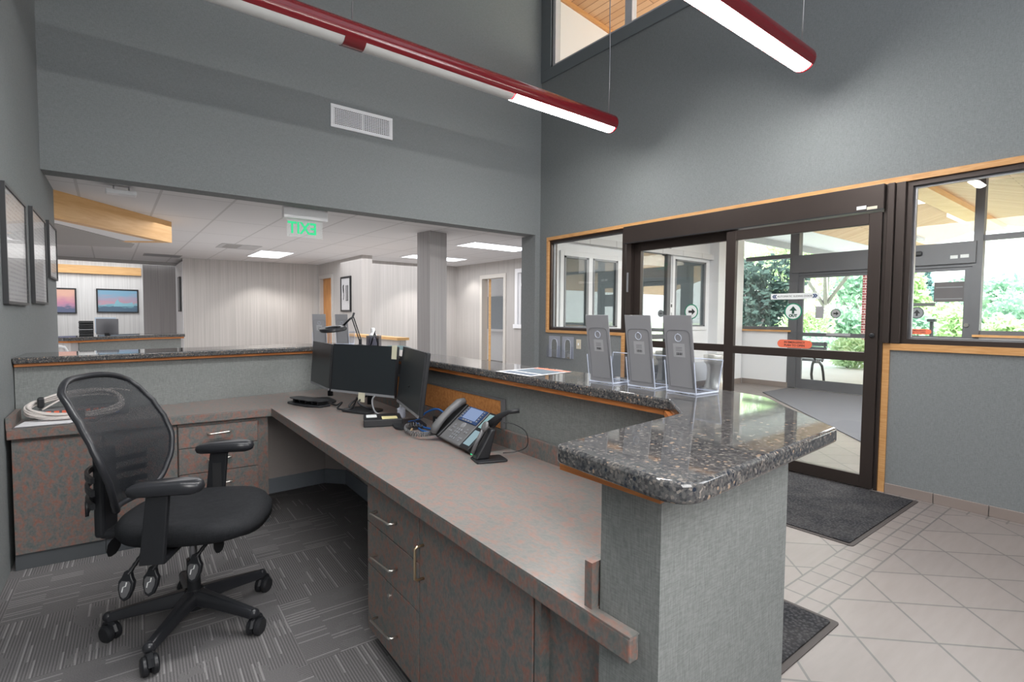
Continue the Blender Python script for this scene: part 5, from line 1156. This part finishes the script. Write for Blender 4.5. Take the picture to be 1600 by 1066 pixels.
m.path([Mc2 @ Vector(p) for p in ((0, -.1, .43), (0, -.22, .46), (0, -.24, .75))], .014, 8); m.build('pedestal', BLACK, o)
def waiting(lab, x, y, rz):
    t = thing('waiting_chair', lab, 'chair', (x, y, 0), rz); M = wm(t)
    def B(*a): q = MB().box(*a); q.v = [tuple(M @ Vector(p)) for p in q.v]; return q
    B(-.26, .26, -.26, .24, .38, .47).build('seat', TEAL, t, bevel=.03, seg=3); q = MB(); q.grid(lambda u, v: M @ Vector(((u-.5)*.54, -.27-.07*v+.05*(2*u-1)**2, .47+.42*v-.05*(2*u-1)**4*v)), 10, 6); q.build('backrest', TEAL, t, solid=.05, smooth=True)
    for sx_ in (-1, 1):
        for sy in (-1, 1): B(sx_*.24-.02, sx_*.24+.02, sy*.22-.02, sy*.22+.02, 0, .38).build('leg', MAPLE, t)
        q = MB(); q.path([M @ Vector(p) for p in ((sx_*.27, -.24, .64), (sx_*.28, .0, .66), (sx_*.28, .20, .62), (sx_*.26, .22, .38))], .018, 8); q.build('armrest', MAPLE, t, smooth=True)
    return t
wc1 = waiting('teal waiting chair showing its rounded back just right of the pen cup', 3.05, 6.85, radians(120))

# ================================================================== MATS, VESTIBULE
def mat_(lab, x0, x1, y0, y1, rz=0):
    t = thing('floor_mat', lab, 'mat', ((x0+x1)/2, (y0+y1)/2, .001)); P = [(x0, y0), (x1, y0), (x1, y1), (x0, y1)]
    MB().prism(roundpoly(P, .02), .001, .004).build('rubber_border', flat('mat_rubber', (.055, .045, .042), .7) if 'mat_rubber' not in MATS else MATS['mat_rubber'], t)
    MB().prism(roundpoly([(x0+.026, y0+.026), (x1-.026, y0+.026), (x1-.026, y1-.026), (x0+.026, y1-.026)], .015), .004, .011).build('pile', MATP, t, bevel=.003)
mat_('dark gray ribbed mat in front of the sliding entrance doors', 3.405, 4.645, 1.13, 3.1); mat_('dark brown mat beside the end of the fabric counter wall', 1.72, 2.495, .865, 2.7)
tag(MB().prism([(6.3, 2.0), (6.3, -1.2), (10.2, -1.2), (10.2, 4.58), (9.25, 4.58)], .001, .010).build('vestibule_carpet', VCARP), 'dark gray entrance carpet on the vestibule floor', 'carpet')
o = thing('trash_can', 'brushed steel trash can with a pinched waist against the vestibule wall', 'trash can', (8.72, 5.20, .001))
c = (8.72, 5.20, .001); MB().lathe([(0, 0), (.20, 0), (.20, .05), (.165, .12), (.14, .25), (.14, .42), (.165, .52)], c, 28).build('body', flat('satin_steel', (.62, .60, .58), .3, .85), o, smooth='auto')
MB().lathe([(.17, .50), (.195, .53), (.205, .64), (.195, .665), (.12, .66), (.11, .60), (.17, .50)], c, 28).build('lid', flat('satin_lid', (.70, .69, .67), .35, .7), o, smooth='auto')

# ================================================================== OUTDOORS
struct(rbox(10.48, 120, -90, 120, -.10, -.03).build('ground', GRASS))
struct(MB().prism([(10.48, -8), (24, -8), (24, 9.5), (17, 10.5), (10.48, 9)], -.03, -.012).build('path_apron', CONC))
o = thing('bench', 'dark iron bench end with curled arm outside the entrance doors', 'bench', (11.5, 4.8, 0))
for yy in (4.62, 6.1):
    m = MB(); z = -.012
    m.path([(11.95, yy, .84), (11.93, yy, .70), (11.88, yy, .55), (11.82, yy, .43)], .022, 8); m.path([(11.95, yy, z), (11.90, yy, .18), (11.83, yy, .34), (11.68, yy, .43), (11.48, yy, .44), (11.40, yy, .44)], .026, 8)
    m.path([(11.40, yy, .44), (11.36, yy, .38), (11.33, yy, .2), (11.40, yy, z)], .026, 8); m.path([(11.86, yy, .64), (11.6, yy, .66), (11.42, yy, .62), (11.45, yy, .52), (11.54, yy, .45)], .022, 8)
    m.build('iron_end', BLACK, o, smooth=True)
for i in range(4): rbox(11.42+i*.105, 11.50+i*.105, 4.58, 6.14, .455, .485).build('seat_slat', flat('bench_slat', (.10, .10, .12), .6) if 'bench_slat' not in MATS else MATS['bench_slat'], o)
for i in range(3): rbox(11.89+i*.018, 11.92+i*.018, 4.58, 6.14, .55+i*.1, .63+i*.1).build('back_slat', MATS['bench_slat'], o)
o = thing('brick_column', 'red brick column standing outside behind the sliding door', 'column', (27.5, 8.77, 0)); rbox(27.2, 27.8, 8.50, 9.04, -.03, 7.5).build('shaft', BRICK, o); rbox(27.14, 27.86, 8.44, 9.10, -.03, .25).build('plinth', CONC, o)
def leafy(mb, c, r, n, s, rng, flatz=1.0, shell=.55):
    for i in range(n):
        while True:
            p = Vector((rng.uniform(-1, 1), rng.uniform(-1, 1), rng.uniform(-1, 1)))
            if shell*shell < p.length_squared < 1: break
        q = Vector((c[0]+p.x*r[0], c[1]+p.y*r[1], c[2]+p.z*r[2]))
        if q.z < 0: continue
        a = Vector((rng.gauss(0, 1), rng.gauss(0, 1), rng.gauss(0, 1))).normalized(); b_ = a.orthogonal().normalized(); k = s*rng.uniform(.6, 1.3)
        mb.add([q-a*k, q+b_*k*.55, q+a*k, q-b_*k*.55], [(0, 1, 2, 3)])
def dirpt(px_, depth):
    """Ground position along a bearing (degrees to the right of +y)."""
    return Vector((sin(radians(px_))*depth, cos(radians(px_))*depth, 0))
def tree(lab, bear, dist, ht, cr, mat, seed, leaf=.28, n=1500, trunk=.2, base=.28, group='trees beyond the entrance', name='tree', conifer=False):
    rng = random.Random(seed); g = dirpt(bear, dist); t = thing(name, lab, 'tree', (g.x, g.y, -.03), group=group)
    m = MB(); z0 = ht*base
    if conifer:
        for k in range(7):
            f = k/7; rr = cr*(1-f)*1.05; leafy(m, (g.x, g.y, z0+(ht-z0)*(f+.05)), (rr, rr, ht*.09), int(n*(1-f)/3.2)+20, leaf, rng, shell=.3)
        m.build('foliage', mat, t, recalc=False)
    else:
        for k in range(9):
            a = rng.uniform(0, 2*pi); q = rng.uniform(.2, .75); leafy(m, (g.x+cr*q*cos(a), g.y+cr*q*sin(a), z0+(ht-z0)*rng.uniform(.3, .85)), (cr*.5, cr*.5, (ht-z0)*.26), n//9, leaf, rng, shell=.2)
        m.build('crown', mat, t, recalc=False)
    m = MB(); m.path([(g.x, g.y, -.03), (g.x+.05, g.y, z0), (g.x, g.y+.1, ht*.65)], [trunk*1.15, trunk*.8, trunk*.3], 8)
    if not conifer:
        for k in range(6): a = 2*pi*k/6+.3; m.path([(g.x+.05, g.y, z0*(.9+.1*k/3)), (g.x+cr*.35*cos(a), g.y+cr*.35*sin(a), z0+(ht-z0)*.35), (g.x+cr*.6*cos(a), g.y+cr*.6*sin(a), z0+(ht-z0)*.6)], [trunk*.45, trunk*.25, trunk*.1], 6)
    m.build('trunk', BARK, t, smooth=True)
def shrub(lab, bear, dist, ht, rad, mat, seed, leaf=.12, n=900, group='shrubs beyond the entrance'):
    rng = random.Random(seed); g = dirpt(bear, dist); t = thing('shrub', lab, 'shrub', (g.x, g.y, -.03), group=group); m = MB()
    for k in range(6):
        a = rng.uniform(0, 2*pi); q = rng.uniform(0, .55); leafy(m, (g.x+rad*q*cos(a), g.y+rad*q*sin(a), ht*rng.uniform(.35, .68)), (rad*.6, rad*.6, ht*.38), n//6, leaf, rng, shell=.2)
    m.build('foliage', mat, t, recalc=False); m = MB(); m.path([(g.x, g.y, -.03), (g.x, g.y, ht*.5)], [.05, .02], 6); m.build('stem', BARK, t)
def bearing(px_):  # bearing of an image column at the horizon
    return 37.778+math.degrees(math.atan((px_-800)/812.68))
tree('large dark evergreen tree nearest the vestibule windows', bearing(1172), 21, 3.35, 1.8, LEAFD, 11, .14, 3600, .14, .12)
tree('light green spreading tree with gray trunk seen through the sliding door', bearing(1288), 31, 8.2, 4.4, LEAFL, 12, .17, 3000, .19, .24)
tree('pale green tree behind the dark evergreen', bearing(1222), 40, 8.0, 3.8, LEAFL, 13, .22, 2000, .25, .15)
tree('blue-green conifer seen through the right window', bearing(1444), 48, 5.2, 1.15, LEAFB, 15, .22, 2000, .15, .05, conifer=True)
tree('yellow-green tree at the left edge of the right window', bearing(1404), 40, 5.0, 1.5, LEAFL, 16, .26, 1800, .2, .1)
tree('mid green tree behind the brick column', bearing(1340), 52, 6.2, 3.6, LEAFM, 17, .28, 1500, .25, .15)
tree('round mid green tree far right beyond the window', bearing(1590), 44, 4.1, 3.2, LEAFM, 18, .26, 2400, .22, .1)
tree('pale bushy tree just right of the door mullion', bearing(1535), 52, 4.3, 2.8, LEAFM, 19, .3, 1800, .2, .08)
shrub('bright yellow-green shrub below the sliding door push bar', bearing(1326), 17, .95, .75, LEAFL, 30, .09, 1500)
shrub('round light green shrub left of the gray tree trunk', bearing(1255), 27, 2.0, 1.3, LEAFL, 31, .13, 1500)
shrub('mid green shrub right of the gray tree trunk', bearing(1318), 34, 1.9, 1.8, LEAFM, 32, .16, 1500)
shrub('dark green low shrub beneath the gray tree', bearing(1275), 24, .8, 1.2, LEAFM, 33, .12, 1000)
shrub('pale shrub under the dark evergreen tree', bearing(1205), 24, 1.5, 1.0, LEAFL, 34, .12, 1000)
for i, (b, d, h, r, mt) in enumerate(((1412, 28, 1.7, 1.2, LEAFM), (1472, 33, 2.4, 1.3, LEAFL), (1500, 29, 2.0, 1.1, LEAFL), (1556, 30, 2.2, 1.3, LEAFM), (1580, 25, 1.5, 1.1, LEAFL), (1602, 34, 2.8, 1.5, LEAFM), (1640, 29, 2.6, 1.5, LEAFM))):
    shrub(['shrub at the far left of the right window hedge line', 'pale shrub behind the black bollard light', 'light green shrub beneath the door notice', 'mid green shrub just right of the dark window mullion', 'low pale shrub in the middle of the right pane', 'large mid green shrub at the right edge of the picture', 'shrub beyond the right edge of the window hedge line'][i], bearing(b), d, h, r, mt, 40+i, .15, 1300)
g = dirpt(bearing(1455), 24)
o = thing('bollard_light', 'black bollard light among the shrubs seen through the right window', 'light', (g.x, g.y, -.03))
MB().tube((g.x, g.y, -.03), (g.x, g.y, 1.25), .06, 12).build('post', BLACK, o); MB().box(g.x-.12, g.x+.12, g.y-.12, g.y+.12, 1.25, 1.36).build('lamp_head', BLACK, o, bevel=.02)

# ================================================================== LIGHT AND CAMERA
wd = bpy.data.worlds.new('sky'); SC.world = wd; wd.use_nodes = True; nt = wd.node_tree; nt.nodes.clear()
tc = nt.nodes.new('ShaderNodeTexCoord'); sx_ = nt.nodes.new('ShaderNodeSeparateXYZ'); nt.links.new(tc.outputs['Generated'], sx_.inputs[0])
cr = nt.nodes.new('ShaderNodeValToRGB'); cr.color_ramp.elements[0].position = .45; cr.color_ramp.elements[0].color = (1.0, 1.0, 1.0, 1); cr.color_ramp.elements[1].position = 1.0; cr.color_ramp.elements[1].color = (.70, .83, 1.0, 1)
nt.links.new(sx_.outputs[2], cr.inputs[0])
bg = nt.nodes.new('ShaderNodeBackground'); bg.inputs['Strength'].default_value = 3.6; nt.links.new(cr.outputs[0], bg.inputs[0]); wo = nt.nodes.new('ShaderNodeOutputWorld'); nt.links.new(bg.outputs[0], wo.inputs[0])
def lamp(name, kind, loc, power, size=None, size_y=None, aim=None, col=(1, 1, 1)):
    l = bpy.data.lights.new(name, kind); l.energy = power; l.color = col
    o = bpy.data.objects.new(name, l); COL.objects.link(o); o.location = loc
    if kind == 'AREA': l.shape = 'RECTANGLE'; l.size = size; l.size_y = size_y or size
    if aim is not None: o.rotation_euler = (Vector(aim)-Vector(loc)).to_track_quat('-Z', 'Y').to_euler()
    return o
s = lamp('sun', 'SUN', (-12, -14, 24), 11.0, aim=(0, 0, 0), col=(1, .96, .88)); s.data.angle = radians(1)
lamp('atrium_fill', 'AREA', (2.0, -.5, 5.9), 85, 4.5, 5.5, (2.0, -.5, 0), (.80, .89, 1.0))  # added ambient fill, no fixture hangs under the atrium ceiling
lamp('rear_fill', 'AREA', (1.5, -3.5, 4.4), 45, 4.0, 2.0, (1.4, 3, .6), (1, .985, .97))
lamp('desk_fill', 'AREA', (.25, -.8, 2.0), 50, 1.2, 1.2, (.8, 3.4, .1), (1, .98, .96))
lamp('side_fill', 'AREA', (4.3, -1.6, 3.2), 95, 2.0, 2.0, (-.4, 4.2, 1.6), (.95, .98, 1))
lamp('office_light', 'AREA', (3.2, 8.6, 2.40), 135, 5.5, 4.0, (3.2, 8.6, 0), (.98, .985, 1))
lamp('office_light', 'AREA', (.2, 10.8, 2.25), 22, 2.0, 2.5, (.2, 10.8, 0), (1, .98, .96))
lamp('office_ceiling_fill', 'AREA', (2.6, 8.6, .40), 42, 5.0, 4.0, (2.6, 8.6, 3))  # unseen fill lamp added behind the ledge to brighten the office ceiling
lamp('bright_room_light', 'AREA', (-.6, 14.9, 2.7), 45, 3.0, 1.2, (-.6, 15.1, 0))
lamp('side_room_light', 'AREA', (7.9, 9.8, 2.4), 45, 1.5, 2.5, (8.3, 9.8, 0))
lamp('vestibule_fill', 'AREA', (7.4, 2.2, 3.05), 300, 3.0, 3.0, (7.4, 2.2, 0))  # fill lamp added to whiten the vestibule walls
lamp('loft_fill', 'AREA', (6.6, 2.6, 4.6), 40, 2.0, 2.0, (6.6, 3.6, 6.5))  # fill lamp added to brighten the plank soffit
for i, (x, y, e) in enumerate(((2.5, 11.55, 60), (5.2, 9.55, 60), (5.95, 9.5, 30), (3.1, 11.4, 30))):
    q = lamp('downlight', 'SPOT', (x, y, 2.44), e, aim=(x, y+.12, 0), col=(1, .96, .90)); q.data.spot_size = radians(105); q.data.spot_blend = .5; q.data.shadow_soft_size = .06
cd = bpy.data.cameras.new('camera'); cam = bpy.data.objects.new('camera', cd); COL.objects.link(cam); SC.camera = cam
cd.sensor_fit = 'HORIZONTAL'; cd.sensor_width = 36; cd.lens = 36*812.68/1600; cd.clip_start = .05; cd.clip_end = 400
ya, pa, ra = radians(37.778), radians(2.698), radians(.4345)
fw = Vector((sin(ya)*cos(pa), cos(ya)*cos(pa), -sin(pa))); rt = Vector((cos(ya), -sin(ya), 0)); up = rt.cross(fw)
r2 = rt*cos(ra)+up*sin(ra); u2 = up*cos(ra)-rt*sin(ra)
cam.matrix_world = basis((0, 0, 1.33), r2, u2, -fw)
